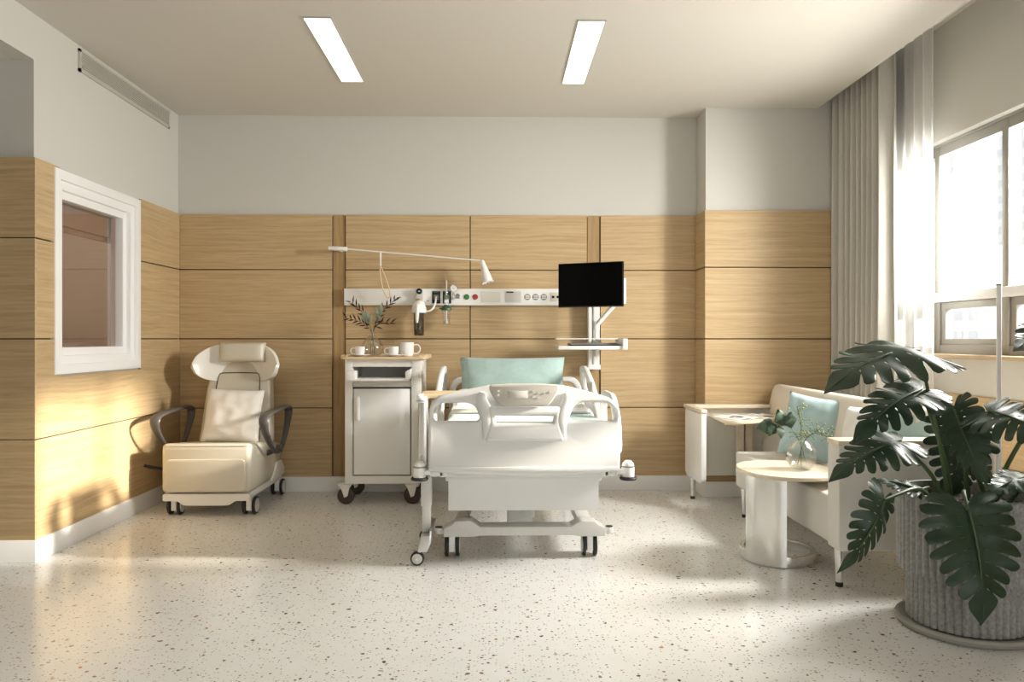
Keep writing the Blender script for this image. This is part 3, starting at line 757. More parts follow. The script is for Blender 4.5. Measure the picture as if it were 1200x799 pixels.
loop = [(-.880, 5.838, 1.742), (-.884, 5.836, 1.69), (-.872, 5.835, 1.60), (-.850, 5.835, 1.53), (-.826, 5.834, 1.492), (-.808, 5.834, 1.498), (-.808, 5.834, 1.545), (-.830, 5.835, 1.62), (-.862, 5.836, 1.70)]
obj('pull_handle', B().tube(loop, .0048, closed=True, seg=8, smooth=2), OAKT, hd)

# ------------------------------------------------------------------ wall-mounted monitor workstation
t = thing('wall_mount', 'white wall column with bent monitor arm and keyboard tray beside the bed', 'monitor mount', (.745, 5.93, .955))
obj('column', B().box(.705, .735, 5.885, 5.996, .97, 1.62, b=.003).box(.742, .790, 5.875, 5.996, .97, 1.62, b=.003), 'white', t)
obj('column_channel', B().box(.733, .745, 5.91, 5.99, .98, 1.6), 'alu', t)
obj('column_foot', B().box(.70, .797, 5.87, 5.998, .948, .985, b=.004), 'white', t)
obj('arm', B().tube([(.765, 5.86, 1.06), (.765, 5.80, 1.12), (.755, 5.76, 1.16), (.745, 5.73, 1.285), (.92, 5.60, 1.50), (.925, 5.59, 1.60)], [.018]*6, seg=10, flat=.022), 'white', t)
obj('arm_joint', B().cyl((.925, 5.595, 1.44), (.925, 5.595, 1.625), .022, b=.004).cyl((.925, 5.595, 1.60), (.72, 5.56, 1.60), .014).cyl((.745, 5.73, 1.25), (.745, 5.73, 1.315), .024, b=.003), 'white', t)
tray = obj('keyboard_tray', B().box(.440, .920, 5.44, 5.80, 1.108, 1.134, b=.004).box(.895, .928, 5.42, 5.80, 1.108, 1.186, b=.004), 'white', t)
obj('tray_shelf', B().box(.440, .90, 5.66, 5.80, 1.180, 1.189, b=.002), 'white', tray)
obj('tray_bracket', B().box(.74, .79, 5.78, 5.90, 1.10, 1.17, b=.004), 'white', tray)
t = thing('monitor', 'black flat screen monitor on the white wall arm', 'monitor', (.68, 5.5, 1.40))
mt = Matrix.Translation((.672, 5.505, 1.5725)) @ Matrix.Rotation(-.455, 4, 'Z')
obj('monitor_case', B().box(-.245, .245, -.004, .022, -.160, .160, b=.004, mtx=mt).box(-.12, .12, .02, .045, -.09, .09, b=.006, mtx=mt), 'black', t)
obj('screen', B().box(-.239, .239, -.006, 0, -.150, .154, mtx=mt), 'screen', t)
t = thing('keyboard', 'dark keyboard lying on the white tray under the monitor', 'keyboard', (.68, 5.52, 1.134))
obj('keyboard_body', B().prism([(5.475, 1.135), (5.625, 1.135), (5.625, 1.152), (5.475, 1.142)], .52, .885, 'x', b=.003), 'black', t)
b = B()
for r_ in range(5):
    for k in range(15): b.box(.53+k*.023, .53+k*.023+.019, 5.483+r_*.027, 5.483+r_*.027+.022, 1.140+r_*.002, 1.147+r_*.002)
obj('keys', b, 'socket_grey', t)

# ------------------------------------------------------------------ hospital bed
t = thing('hospital_bed', 'white hospital bed on wheels with sculpted footboard and side rails', 'bed', (.145, 5.0, 0))
bed = t
# footboard outline (x,z)
out = [(-.355, .497), (-.20, .480), (.147, .470), (.49, .480), (.643, .497), (.643, .770), (.630, .825), (.600, .872), (.54, .892), (.40, .930), (.325, .945), (-.035, .945), (-.11, .930), (-.25, .902), (-.31, .885), (-.345, .845), (-.355, .79)]
out = round_poly(out, [.02, .1, .1, .1, .02, .05, .05, .05, .05, .05, .03, .03, .05, .05, .05, .05, .05])
hl = round_poly([(-.330, .768), (-.330, .815), (-.290, .850), (-.150, .852), (-.112, .835), (-.088, .775), (-.100, .757), (-.315, .757)], [.02, .04, .05, .05, .04, .02, .02, .02])
hr = [(.290-x, z) for x, z in hl][::-1]
sl = round_poly([(-.012, .786), (.300, .786), (.292, .750), (-.002, .750)], .008)
fb = obj('footboard', B().plate([out, hl, hr, sl], 3.985, 4.030, 'y', b=.014), 'bed_white', t, 50)
bo = round_poly([(-.045, .835), (.333, .835), (.322, .735), (.352, .655), (-.062, .655), (-.032, .735)], [.02, .02, .04, .02, .02, .04])
b = B().plate([bo, sl], 3.958, 3.990, 'y', b=.012)
def lean(c):
    k = max(0, min(1, (c.z-.655)/.18)); return Vector((c.x, c.y+(0 if c.y > 3.98 else -.006*math.sin(k*PI)), c.z))
obj('footboard_boss', b, 'bed_white', fb, 50)
for s in (-1, 1):
    cxm = .145
    pth = [(cxm+s*.215, 3.978, .905), (cxm+s*.225, 3.976, .865), (cxm+s*.195, 3.972, .80), (cxm+s*.185, 3.972, .74), (cxm+s*.205, 3.978, .66)]
    obj('footboard_rib', B().tube(pth, [.008, .012, .016, .014, .006], seg=10, ref=(1, 0, 0), flat=[.02, .03, .036, .03, .012], smooth=2), 'bed_white', fb, 60)
obj('footboard_lip', B().prism([(-.352, .497), (.640, .497), (.640, .520), (-.352, .520)], 3.976, 3.992, 'y', b=.005), 'bed_white', fb)
cp = round_poly([(-.040, .948), (.06, .954), (.22, .954), (.322, .948), (.318, .915), (.268, .838), (.014, .838), (-.036, .915)], [.03, .01, .01, .03, .04, .03, .03, .04])
b = B().plate([cp], 3.930, 3.960, 'y', b=.008)
panel = obj('control_panel', b, 'panel_grey', t, 50)
obj('panel_display', B().box(.058, .158, 3.927, 3.931, .880, .918, b=.0015), 'display_grey', panel)
b = B()
for x, z in ((.008, .917), (.008, .896), (.188, .915), (.215, .905), (.245, .905), (.188, .888), (.215, .882), (.272, .910)): b.cyl((x, 3.931, z), (x, 3.927, z), .0055, seg=10)
obj('panel_buttons', b, 'bed_grey', panel)
# frame, deck, foot box
b = B().box(-.30, -.26, 4.03, 5.86, .46, .52, b=.005).box(.55, .59, 4.03, 5.86, .46, .52, b=.005).box(-.30, .59, 4.05, 4.10, .455, .50, b=.004).box(-.30, .59, 5.80, 5.86, .455, .52, b=.004)
b.box(-.28, .57, 4.06, 5.84, .515, .545, b=.005)
b.box(-.35, -.28, 4.03, 4.09, .462, .50, b=.004).box(.57, .64, 4.03, 4.09, .462, .50, b=.004)
obj('bed_frame', b, 'bed_white', t)
obj('foot_box', B().prism([(-.258, .268), (.545, .268), (.545, .425), (.560, .425), (.560, .462), (-.272, .462), (-.272, .425), (-.258, .425)], 4.10, 4.62, 'y', b=.003), 'bed_white', t)
# chassis
front = round_poly([(-.285, .122), (-.285, .165), (-.24, .185), (-.225, .205), (-.14, .210), (-.09, .175), (.40, .175), (.45, .205), (.53, .20), (.545, .185), (.585, .165), (.585, .122), (.44, .122), (.42, .128), (-.10, .128), (-.12, .122)], .008)
b = B().prism(front, 4.12, 4.235, 'y', b=.004).prism(front, 5.44, 5.56, 'y', b=.004)
b.box(-.23, -.15, 4.2, 5.5, .135, .185, b=.006).box(.45, .53, 4.2, 5.5, .135, .185, b=.006)
obj('chassis', b, 'bed_grey', t)
for y in (4.42, 5.38):
    obj('lift_column', B().box(.075, .185, y-.06, y+.06, .15, .48, b=.01).box(.06, .20, y-.075, y+.075, .13, .24, b=.01).cyl((.205, y, .16), (.205, y, .42), .012), 'bed_white', t)
for x in (-.242, .507):
    for y in (4.20, 5.5): twin_caster(t, x, y, .062, .078, hub='bed_white', fork='white_gloss', top=.135)
for x in (-.315, .615):
    f = obj('corner_bumper', B().cyl((x, 4.19, .125), (x, 4.19, .158), .024, b=.004).box(min(x, x*.9), max(x, x*.9), 4.17, 4.21, .128, .15, b=.003), 'bed_white', t)
    obj('bumper_pad', B().cyl((x, 4.19, .157), (x, 4.19, .162), .020), 'rubber', f)
for x in (-.402, .690):
    s = 1 if x > 0 else -1
    f = obj('bumper_roller', B().lathe([(0, .10), (.015, .098), (.028, .085), (.033, .066), (.033, .012), (0, .012)], (x, 4.02, .448), 28).box(min(x, x-s*.06), max(x, x-s*.06), 4.0, 4.04, .475, .50, b=.003), 'white', t)
    obj('roller_ring', B().lathe([(.020, .016), (.042, .014), (.046, .006), (.042, -.002), (0, -.004)], (x, 4.02, .448), 28), 'rubber', f)
    obj('roller_band', B().lathe([(.0325, .072), (.0345, .070), (.0345, .066), (.0325, .064)], (x, 4.02, .448), 28), 'socket_grey', f)
# headboard with a grip opening
ho = round_poly([(-.36, .50), (.65, .50), (.65, .82), (.60, .895), (-.31, .895), (-.36, .82)], [.03, .03, .08, .12, .12, .08])
hi = round_poly([(-.315, .72), (.605, .72), (.605, .81), (.56, .858), (-.27, .858), (-.315, .81)], .05)
obj('headboard', B().plate([ho, hi], 5.83, 5.87, 'y', b=.012), 'bed_white', t, 50)
# side rails: plates in the yz plane with grip openings, leaning slightly
def side_rail(x, yz_out, yz_in, tilt, name):
    b = B().plate([yz_out]+yz_in, x-.018, x+.018, 'x', b=.010)
    z0 = min(p[1] for p in yz_out)
    b.warp(lambda c: Vector((c.x+tilt*(c.z-z0), c.y, c.z)))
    return obj(name, b, 'bed_white', t, 50)
ro = round_poly([(4.96, .56), (5.66, .56), (5.70, .85), (5.58, .985), (5.30, 1.0), (5.08, .90), (4.98, .74)], .09)
ri = round_poly([(5.14, .74), (5.60, .74), (5.60, .86), (5.52, .93), (5.32, .945), (5.18, .86)], .05)
fo_ = round_poly([(4.16, .55), (4.82, .55), (4.82, .76), (4.72, .872), (4.32, .872), (4.18, .76)], .08)
fi_ = round_poly([(4.28, .68), (4.72, .68), (4.72, .76), (4.66, .825), (4.38, .825), (4.28, .76)], .045)
side_rail(-.405, ro, [ri], .075, 'side_rail'); side_rail(.700, ro, [ri], -.20, 'side_rail')
side_rail(-.345, fo_, [fi_], .0, 'side_rail'); r4 = side_rail(.668, fo_, [fi_], -.03, 'side_rail')
obj('rail_control', B().box(.618, .640, 5.02, 5.20, .76, .90, b=.012), 'panel_grey', t)
for x, y in ((-.33, 5.3), (-.33, 4.5), (.64, 5.3), (.63, 4.5)):
    obj('rail_bracket', B().box(min(x, .145)+.0 if x < 0 else .57, -.27 if x < 0 else max(x, .6), y-.05, y+.05, .48, .60, b=.006), 'bed_white', t)
# bedding
prof = round_poly([(4.05, .55), (5.04, .55), (5.80, .60), (5.80, .78), (5.70, .80), (5.04, .72), (4.80, .728), (4.05, .728)], [.03, .1, .02, .05, .06, .25, .2, .04], 6)
b = B().prism(prof, -.275, .565, 'x', b=.02, seg=2)
single('mattress', b, 'cotton', 'white mattress with raised head end on the hospital bed', 'mattress', angle=50)
def blanket(u, v):
    x = -.305+u*.90; k = abs(u-.5)*2
    y = 4.045+v*.54
    z = .745-.075*max(0, (k-.90)/.10)**2+.003*noise.noise(Vector((u*7, v*4, 2)))
    if v < .08: z -= .06*((.08-v)/.08)**2
    return (x, y, z)
single('blanket', B().grid(blanket, 60, 22, thick=.014), 'bed_teal', 'pale teal patterned blanket folded over the foot of the bed', 'blanket', angle=70)
def sheet(u, v):
    x = -.29+u*.87; k = abs(u-.5)*2
    y = 4.50+v*.80; z = .748+.075*v**1.4+.012*noise.noise(Vector((u*5, v*4, 8)))-.09*max(0, (k-.9)/.1)**2
    if v < .1: z += .018*math.sin(v/.1*PI)
    return (x, y, z)
single('bed_sheet', B().grid(sheet, 50, 24, thick=.01), 'cotton', 'white rumpled sheet turned back in the middle of the bed', 'sheet', angle=70)
cushion('bed_pillow', 'bed_teal', 'wide pale teal patterned pillow at the head of the bed', 'pillow', .755, .40, .20, (.112, 5.45, .865), 0, -.35, pinch=.05, wr=.012, sd=5.5)

# ------------------------------------------------------------------ overbed table
t = thing('overbed_table', 'overbed table with oak top on a grey wheeled column left of the bed', 'table', (-.385, 4.2, 0))
obj('tabletop', B().plate([round_poly([(-.425, 4.17), (.16, 4.17), (.16, 4.50), (-.425, 4.50)], .03)], .862, .882, 'z', b=.005), OAKT, t)
obj('column', B().box(-.416, -.366, 4.075, 4.125, .44, .858, b=.006), 'satin_steel', t)
obj('column_head', B().box(-.425, -.375, 4.06, 4.40, .845, .863, b=.004).box(-.420, -.388, 4.04, 4.10, .868, .892, b=.006).box(-.418, -.372, 4.06, 4.13, .848, .875, b=.005), 'white', t)
obj('lower_column', B().box(-.395, -.349, 4.068, 4.12, .16, .46, b=.004).box(-.400, -.344, 4.062, 4.126, .30, .46, b=.004), 'bed_grey', t)
ft = obj('foot', B().prism([(-.412, .075), (-.362, .075), (-.340, .125), (-.338, .185), (-.350, .185), (-.352, .160), (-.395, .160)], 4.0, 4.13, 'y', b=.004).box(-.408, -.357, 4.03, 4.55, .086, .124, b=.004), 'alu', t)
for y in (4.03, 4.5):
    w = obj('caster', B().box(-.412, -.396, y-.012, y+.02, .04, .10, b=.004).cyl((-.415, y+.012, .035), (-.415, y-.022, .035), .008), 'satin_steel', t)
    obj('wheel', B().cyl((-.415, y-.015, .036), (-.415, y+.012, .036), .036, seg=28, b=.005), 'rubber', w)
    obj('hub_cap', B().cyl((-.415, y-.017, .036), (-.415, y-.012, .036), .027, seg=24, b=.001), 'wheel_hub', w)

# ------------------------------------------------------------------ corner table unit and magazines
def tapered_leg(parent, x, y, h, r0=.024, r1=.017, name='leg', m='satin_steel'):
    l = obj(name, B().cyl((x, y, .022), (x, y, h), r1, r0, seg=20), m, parent)
    obj('foot_cap', B().cyl((x, y, 0), (x, y, .024), r1*1.02, seg=20, b=.002), 'rubber', l)
t = thing('corner_table', 'pale corner side table with swing-out wooden leaf beside the sofa end', 'table', (1.85, 5.6, 0))
ep = round_poly([(5.215, .215), (5.24, .190), (5.62, .185), (5.66, .21), (5.66, .676), (5.215, .676)], [.01, .02, .02, .01, .004, .004])
obj('end_panel', B().prism(ep, 1.395, 1.432, 'x', b=.006), 'white', t)
obj('table_top', B().plate([round_poly([(1.390, 5.208), (1.437, 5.208), (1.445, 5.58), (2.30, 5.60), (2.30, 5.705), (1.390, 5.705)], [.012, .012, .03, .005, .005, .02])], .676, .700, 'z', b=.004), PALE, t)
obj('back_panel', B().box(1.432, 2.26, 5.635, 5.690, .175, .676, b=.006), 'sofa_fabric', t)
obj('post', B().box(1.76, 1.80, 5.55, 5.62, .175, .62, b=.003).box(1.815, 1.87, 5.57, 5.64, .175, .60, b=.003), PALE, t)
obj('swing_leaf', B().plate([round_poly([(1.565, 5.62), (1.535, 5.17), (1.60, 5.11), (1.72, 5.12), (2.03, 5.40), (2.02, 5.52), (1.80, 5.62)], [.02, .05, .04, .06, .04, .04, .03])], .612, .634, 'z', b=.004), PALE, t)
obj('leaf_edge', B().plate([round_poly([(1.57, 5.30), (1.55, 5.19), (1.61, 5.135), (1.66, 5.135), (1.66, 5.30)], .01)], .600, .612, 'z', b=.002), OAKT, t)
tapered_leg(t, 1.452, 5.660, .19)
tapered_leg(t, 2.22, 5.66, .18)
def magazine(c, rz, w, h, label, seedv, open_=True):
    t = thing('magazine', label, 'magazine', (c[0], c[1], c[2]), 'magazines on the corner table', rz)
    def pg(side):
        def fn(u, v):
            x = side*u*w; return (x, (v-.5)*h, .003+.012*math.sin(min(1, u*1.15)*PI)*.8*(1-u*.5))
        return fn
    for s in (-1, 1):
        p = obj('page', B().grid(pg(s), 10, 6, thick=.004), 'paper', t, local=True)
        r_ = random.Random(seedv+s); b = B()
        for k in range(4):
            u0 = r_.uniform(.08, .6); v0 = r_.uniform(.08, .7); du = r_.uniform(.15, .35); dv = r_.uniform(.06, .22)
            q = [pg(s)(u0+du*i/4, v0+dv*j) for i in range(5) for j in (0, 1)]
            b.grid(lambda u, v: tuple(a+bq for a, bq in zip(pg(s)(u0+du*u, v0+dv*v), (0, 0, .0045))), 4, 2, thick=.0004)
        obj('picture', b, ('print_dark', 'print_tan')[s > 0], p, local=True)
magazine((1.70, 5.33, .6355), .5, .15, .24, 'open magazine with dark pictures on the swing-out table leaf', 4)
magazine((1.885, 5.465, .6355), -.15, .085, .125, 'small open booklet right of the magazine on the table leaf', 9)

# ------------------------------------------------------------------ sofa
t = thing('sofa', 'cream fabric sofa with straight arm on pale tapered legs under the window', 'sofa', (1.93, 4.3, 0))
b = B().box(1.60, 2.08, 3.60, 5.12, .20, .430, b=.018, seg=3)
obj('seat', b, 'sofa_fabric', t)
arm = obj('arm', B().box(1.573, 2.30, 3.50, 3.625, .205, .692, b=.010), 'sofa_fabric', t)
obj('arm_cap', B().box(1.571, 2.302, 3.498, 3.627, .690, .716, b=.005), PALE, arm)
b = B().prism([(1.95, .40), (2.035, .80), (2.055, .842), (2.085, .852), (2.13, .845), (2.16, .80), (2.30, .22), (2.0, .22)], 3.66, 5.66, 'y')
# round the far top corner, and the shell
def bend(c):
    k = max(0, (c.y-5.22)/.44)
    return Vector((c.x, 3.66+(c.y-3.66)*.99-.0*k, c.z))
bmesh.ops.bevel(b.bm, geom=[e for e in b.bm.edges if len(e.link_faces) == 2 and any(len(f.verts) > 4 for f in e.link_faces)], offset=.03, segments=4, affect='EDGES', profile=.5)
b.bm.verts.ensure_lookup_table()
obj('backrest', b, 'sofa_back_fabric', t, 50)
obj('back_shell', B().box(2.20, 2.315, 3.50, 3.66, .205, .820, b=.012), 'sofa_back_fabric', t)
for x, y in ((1.640, 3.645), (1.645, 5.065), (2.25, 3.60), (2.22, 5.1)): tapered_leg(t, x, y, .21)
cushion('cushion', 'teal', 'pale teal square cushion at the far end of the sofa', 'cushion', .40, .40, .13, (1.925, 4.66, .640), -.95, -.22, .10, group='cushions on the sofa', wr=.01, sd=1)
cushion('cushion', 'cotton', 'white square cushion in the middle of the sofa back', 'cushion', .40, .40, .14, (1.975, 4.02, .635), -1.28, -.25, -.1, group='cushions on the sofa', wr=.01, sd=2)
cushion('cushion', 'teal', 'pale teal cushion partly hidden behind the plant leaves by the near sofa arm', 'cushion', .40, .40, .13, (2.00, 3.80, .640), -1.25, -.25, .08, group='cushions on the sofa', wr=.01, sd=3)

# ------------------------------------------------------------------ metal side table and its glass vase
t = thing('side_table', 'oval pale wood side table on a polished metal ring base before the sofa', 'table', (1.5, 4.15, 0))
top = []
for k in range(64):
    a = 2*PI*k/64; ca, sa = math.cos(a), math.sin(a)
    top.append((1.525+.245*math.copysign(abs(ca)**.85, ca), 4.02+.275*math.copysign(abs(sa)**.9, sa)))
obj('table_top', B().plate([top], .480, .502, 'z', b=.005), PALE, t)
obj('top_bracket', B().box(1.36, 1.66, 3.92, 4.12, .466, .481, b=.006), 'satin_steel', t)
def ov(a, g=0): return (1.520+(.192-g)*math.cos(a), 4.13+(.205-g)*math.sin(a))
n = 40
outr = [ov(2*PI*k/n) for k in range(n)]; inr = [ov(2*PI*k/n, .020) for k in range(n)]
obj('base_ring', B().plate([outr, inr], .002, .058, 'z', b=.002), 'satin_steel', t)
# upright: a bent sheet that follows the ring on its near left side
def sh(u, v):
    a = math.radians(262)-u*math.radians(66); x, y = ov(a, .002); return (x, y, .004+v*.466)
obj('upright', B().grid(sh, 24, 10, thick=.010), 'satin_steel', t, 60)
GX, GY, GZ = 1.592, 3.985, .502
single('glass_vase', B().lathe([(0, .004), (.03, 0), (.055, .012), (.076, .045), (.080, .075), (.072, .108), (.050, .136), (.038, .148), (.040, .152), (.036, .152), (.034, .147), (.047, .133), (.069, .106), (.077, .075), (.073, .046), (.052, .016), (.028, .008), (0, .009)], (GX, GY, GZ), 40), 'clear_glass',
       'round clear glass bowl vase on the oval side table', 'vase')
single('water', B().lathe([(0, .012), (.028, .012), (.050, .019), (.070, .048), (.0745, .070), (0, .070)], (GX, GY, GZ), 32), glass('water_clear', (.97, .98, .975), .3, .05), 'clear water inside the round glass bowl vase', 'water')
sprig('eucalyptus_branch', 'dark green eucalyptus branch leaning left out of the bowl vase', (GX, GY, GZ+.02),
      [(GX+.03, GY, GZ+.02), (GX-.01, GY-.01, GZ+.15), (1.53, 3.98, .735), (1.43, 3.98, .735)],
      [(.60, (-.2, -.2, 1), .085, .075), (.70, (-.7, -.1, .8), .085, .075), (.80, (-.3, -.3, 1), .09, .085), (.88, (-.8, -.2, -.5), .08, .062), (.95, (-1, 0, .5), .06, .05), (1.0, (-1, -.2, -.2), .08, .065), (.72, (.2, -.3, .8), .075, .065), (.85, (.0, -.5, -.9), .075, .05), (.97, (-.4, -.4, -.9), .065, .045)],
      'stem_green', 'eucalyptus', 'branch', up=(.25, -1, .2), each=True)
def berry_branch(label, pts, seedv, n):
    t = thing('berry_branch', label, 'branch', (GX, GY, GZ+.02), 'berry branches in the bowl vase')
    P = [Vector(p) for p in pts]; r_ = random.Random(seedv)
    st = B().tube(P, .0018, seg=6, smooth=2); be = []
    for k in range(n):
        f = r_.uniform(1.1, len(P)-1.001); i = int(f); q = P[i].lerp(P[i+1], f-i)
        e = q+Vector((r_.uniform(-.055, .055), r_.uniform(-.03, .03), r_.uniform(-.02, .05)))
        st.tube([q, q.lerp(e, .5)+Vector((0, 0, .004)), e], .0009, seg=5)
        be.append(e)
    obj('stem', st, 'stem_green', t); first = None
    for e in be:
        if first is None:
            o = bmesh.new(); bmesh.ops.create_icosphere(o, subdivisions=2, radius=.0048); q = B(); q.merge(o)
            first = c = obj('berry', q, 'berry', t, local=True)
        else: c = first.copy(); COL.objects.link(c)
        c.location = e-Vector((GX, GY, GZ+.02))
berry_branch('thin branch of tiny olive berries standing tall in the bowl vase', [(GX, GY, GZ+.02), (GX, GY, GZ+.16), (1.60, 4.0, .74), (1.575, 4.0, .83)], 1, 34)
berry_branch('thin branch of tiny olive berries drooping right from the bowl vase', [(GX-.02, GY, GZ+.02), (GX+.015, GY, GZ+.16), (1.67, 3.98, .70), (1.75, 3.97, .66)], 2, 34)

# ------------------------------------------------------------------ planter and monstera
PX, PY = 1.935, 3.13
t = thing('planter', 'tall ribbed grey concrete planter standing on a round saucer', 'planter', (PX, PY, 0))
def ribbed(r, z0, z1, n=64, d=.006, taper=0.0):
    def fn(u, v):
        a = u*2*PI; f = abs(math.sin(a*n/2))**.6
        rr = r-d+d*f-taper*(1-v); z = z0+(z1-z0)*v
        return (PX+rr*math.cos(a), PY+rr*math.sin(a), z)
    return fn
pot = B().grid(ribbed(.258, .235, .556, 52, .012), 480, 1, closed_u=True).grid(ribbed(.223, .030, .262, 46, .012), 480, 1, closed_u=True)
pot.lathe([(.247, .552), (.249, .558), (.236, .558), (.234, .48), (.225, .262)], (PX, PY, 0), 96).lathe([(.247, .236), (.212, .258)], (PX, PY, 0), 96).lathe([(.214, .031), (0, .031)], (PX, PY, 0), 64)
obj('pot', pot, 'concrete', t, 60)
obj('soil', B().grid(lambda u, v: (PX+.234*v*math.cos(u*2*PI), PY+.234*v*math.sin(u*2*PI), .505+.03*(1-v)+.012*noise.noise(Vector((math.cos(u*2*PI)*v*9, math.sin(u*2*PI)*v*9, 0)))), 40, 10), 'soil', t, 60)
single('saucer', B().lathe([(0, 0), (.236, 0), (.258, .006), (.266, .022), (.262, .032), (.250, .034), (.242, .026), (.22, .022), (0, .022)], (PX, PY, 0), 64), 'saucer_stone', 'round grey-brown saucer under the ribbed planter', 'saucer')

def monstera_leaf(width=1.0, nf=6, r0=.46):
    """unit leaf in its own plane: midrib along +y from 0 to 1, lobes cut between the side veins"""
    outl = [(0, .02, -.05), (.06, .13, -.17), (.16, .31, -.20), (.30, .46, -.06), (.46, .51, .17), (.62, .45, .43), (.76, .33, .65), (.88, .185, .84), (.95, .085, .95), (1, 0, 1.06)]
    def Mg(t):
        for a, c in zip(outl, outl[1:]):
            if t <= c[0]+1e-9:
                k = (t-a[0])/(c[0]-a[0]); return Vector((a[1]+(c[1]-a[1])*k, a[2]+(c[2]-a[2])*k))
        return Vector((0, 1.0))
    def Bm(t): return Vector((0, max(0, (t-.08)/.92)**2.15*.93))
    cuts = [0, .14, .26, .37, .47, .565, .655, .735, .81, .88, 1.0]; deep = [0, .7, 1, 1, 1, 1, 1, .95, .85, .7, 0]
    o = bmesh.new(); nr, nt = 14, 6
    for s in (-1, 1):
        for f, (ta, tb) in enumerate(zip(cuts, cuts[1:])):
            V = []
            for i in range(nr+1):
                r = i/nr
                hole = .11*math.exp(-((r-.24)/.05)**2)
                notch = max(0, (r-r0)/(1-r0))**.6*.17
                row = []
                for j in range(nt+1):
                    q = j/nt; ga = max(hole, notch*deep[f]) if f > 0 else 0; gb = max(hole, notch*deep[f+1]) if f < len(cuts)-2 else 0
                    ka = .115/(tb-ta)*ga*.62; kb = .115/(tb-ta)*gb*.62
                    tt = ta+(tb-ta)*(ka+q*(1-ka-kb))
                    rim = 1-.13*(max(0, 1-2*q)**3*(f > 0)+max(0, 2*q-1)**3*(f < len(cuts)-2))
                    rr = r*(1+(rim-1)*max(0, (r-r0)/(1-r0)))
                    c = Bm(tt).lerp(Mg(tt), rr); c.y -= .07*math.sin(rr*PI)*min(1, tt*1.6)*(1-tt)
                    row.append(o.verts.new((s*c.x*width, c.y, 0)))
                V.append(row)
            for i in range(nr):
                for j in range(nt):
                    q = (V[i][j], V[i+1][j], V[i+1][j+1], V[i][j+1])
                    o.faces.new(q if s > 0 else q[::-1])
    bmesh.ops.remove_doubles(o, verts=o.verts[:], dist=.0012)
    return o
plant = thing('monstera_plant', 'large dark green monstera plant with split leaves in the planter', 'plant', (PX, PY, .51))
def add_leaf(base, tip, normal, width, droop=.18, fold=.18, soil_xy=(0, 0), curve=.0, r0=.46, twist=0.0, stem_r=.008, mid=None):
    base, tip, n = Vector(base), Vector(tip), Vector(normal)
    L = (tip-base).length; y = (tip-base).normalized(); n = (n-y*n.dot(y)).normalized(); x = y.cross(n)
    o = monstera_leaf(width, r0=r0)
    sd = random.random()*20
    for v in o.verts:
        X, Y = v.co.x, v.co.y
        z = droop*(Y*(1-Y))*1.6-fold*abs(X)**1.3+.03*math.sin(Y*24+(1 if X > 0 else 2))*min(1, abs(X)*2.2)+curve*X+twist*X*Y+.05*noise.noise(Vector((X*3+sd, Y*3, 0)))
        v.co = base+x*X*L+y*Y*L+n*z*L
    bmesh.ops.solidify(o, geom=o.faces[:], thickness=.0016)
    lf = B(); lf.merge(o)
    leaf = obj('leaf', lf, 'leaf', plant, 75)
    rib = [base+y*L*k/8+n*L*(droop*(k/8*(1-k/8))*1.6+.004) for k in range(9)]
    obj('midrib', B().tube(rib, [.0045-.0004*k for k in range(9)], seg=6), 'stem_green', leaf)
    s0 = Vector((PX+soil_xy[0], PY+soil_xy[1], .515))
    m_ = Vector(mid) if mid else s0.lerp(base, .5)+Vector((0, 0, .06))
    obj('stem', B().tube([s0, s0.lerp(m_, .5)+Vector((0, 0, .02)), m_, m_.lerp(base, .6), base-n*.001], [stem_r*1.25, stem_r*1.1, stem_r, stem_r*.85, stem_r*.6], seg=8, smooth=2), 'stem_green', plant)
add_leaf((1.645, 2.96, 1.140), (1.215, 2.78, 1.000), (.05, -.30, .95), .80, .22, .20, (-.10, -.05), mid=(1.745, 3.0, .80))
add_leaf((1.665, 2.98, .985), (1.345, 2.85, .805), (-.15, -.48, .86), .66, .22, .2, (-.06, 0), mid=(1.78, 3.02, .72))
add_leaf((1.540, 2.90, .795), (1.235, 2.80, .670), (-.10, -.48, .86), .70, .2, .22, (-.13, -.06), mid=(1.70, 2.98, .66))
add_leaf((1.768, 2.842, .540), (1.778, 2.775, .158), (.04, -1, .16), .98, .16, .12, (-.05, -.10), mid=(1.80, 2.93, .60))
add_leaf((1.470, 2.88, .575), (1.255, 2.77, .345), (.62, -.55, .50), .52, .16, .55, (-.15, -.02), mid=(1.64, 2.98, .60))
add_leaf((2.010, 3.26, .830), (1.905, 3.20, .520), (-.10, -1, .05), .98, .10, .10, (.02, .08))
add_leaf((1.820, 3.02, .905), (1.868, 2.90, .640), (-.72, -.55, .42), .66, .2, .3, (0, -.02))
add_leaf((1.900, 2.93, .905), (2.020, 2.70, .800), (-.25, -.48, .84), 1.0, .22, .16, (.04, -.08), mid=(1.86, 2.98, .70))
add_leaf((2.080, 2.98, .640), (1.885, 2.90, .590), (.0, -.5, .8), .70, .2, .25, (.10, -.03), mid=(2.06, 3.05, .58))
add_leaf((2.260, 3.02, 1.22), (1.975, 2.88, 1.145), (-.1, -.6, .75), .72, .2, .2, (.10, .0), mid=(2.15, 3.04, .85))
add_leaf((2.14, 2.95, .56), (2.10, 2.80, .38), (.35, -.85, .3), .8, .2, .3, (.12, -.08), mid=(2.10, 3.0, .60))
add_leaf((1.70, 3.06, .575), (1.55, 3.14, .60), (0, -.4, .9), .6, .2, .3, (-.12, .05), stem_r=.005, mid=(1.76, 3.1, .58))
add_leaf((2.05, 3.32, .70), (2.20, 3.36, .55), (.2, -1, .2), .9, .12, .2, (.06, .10))

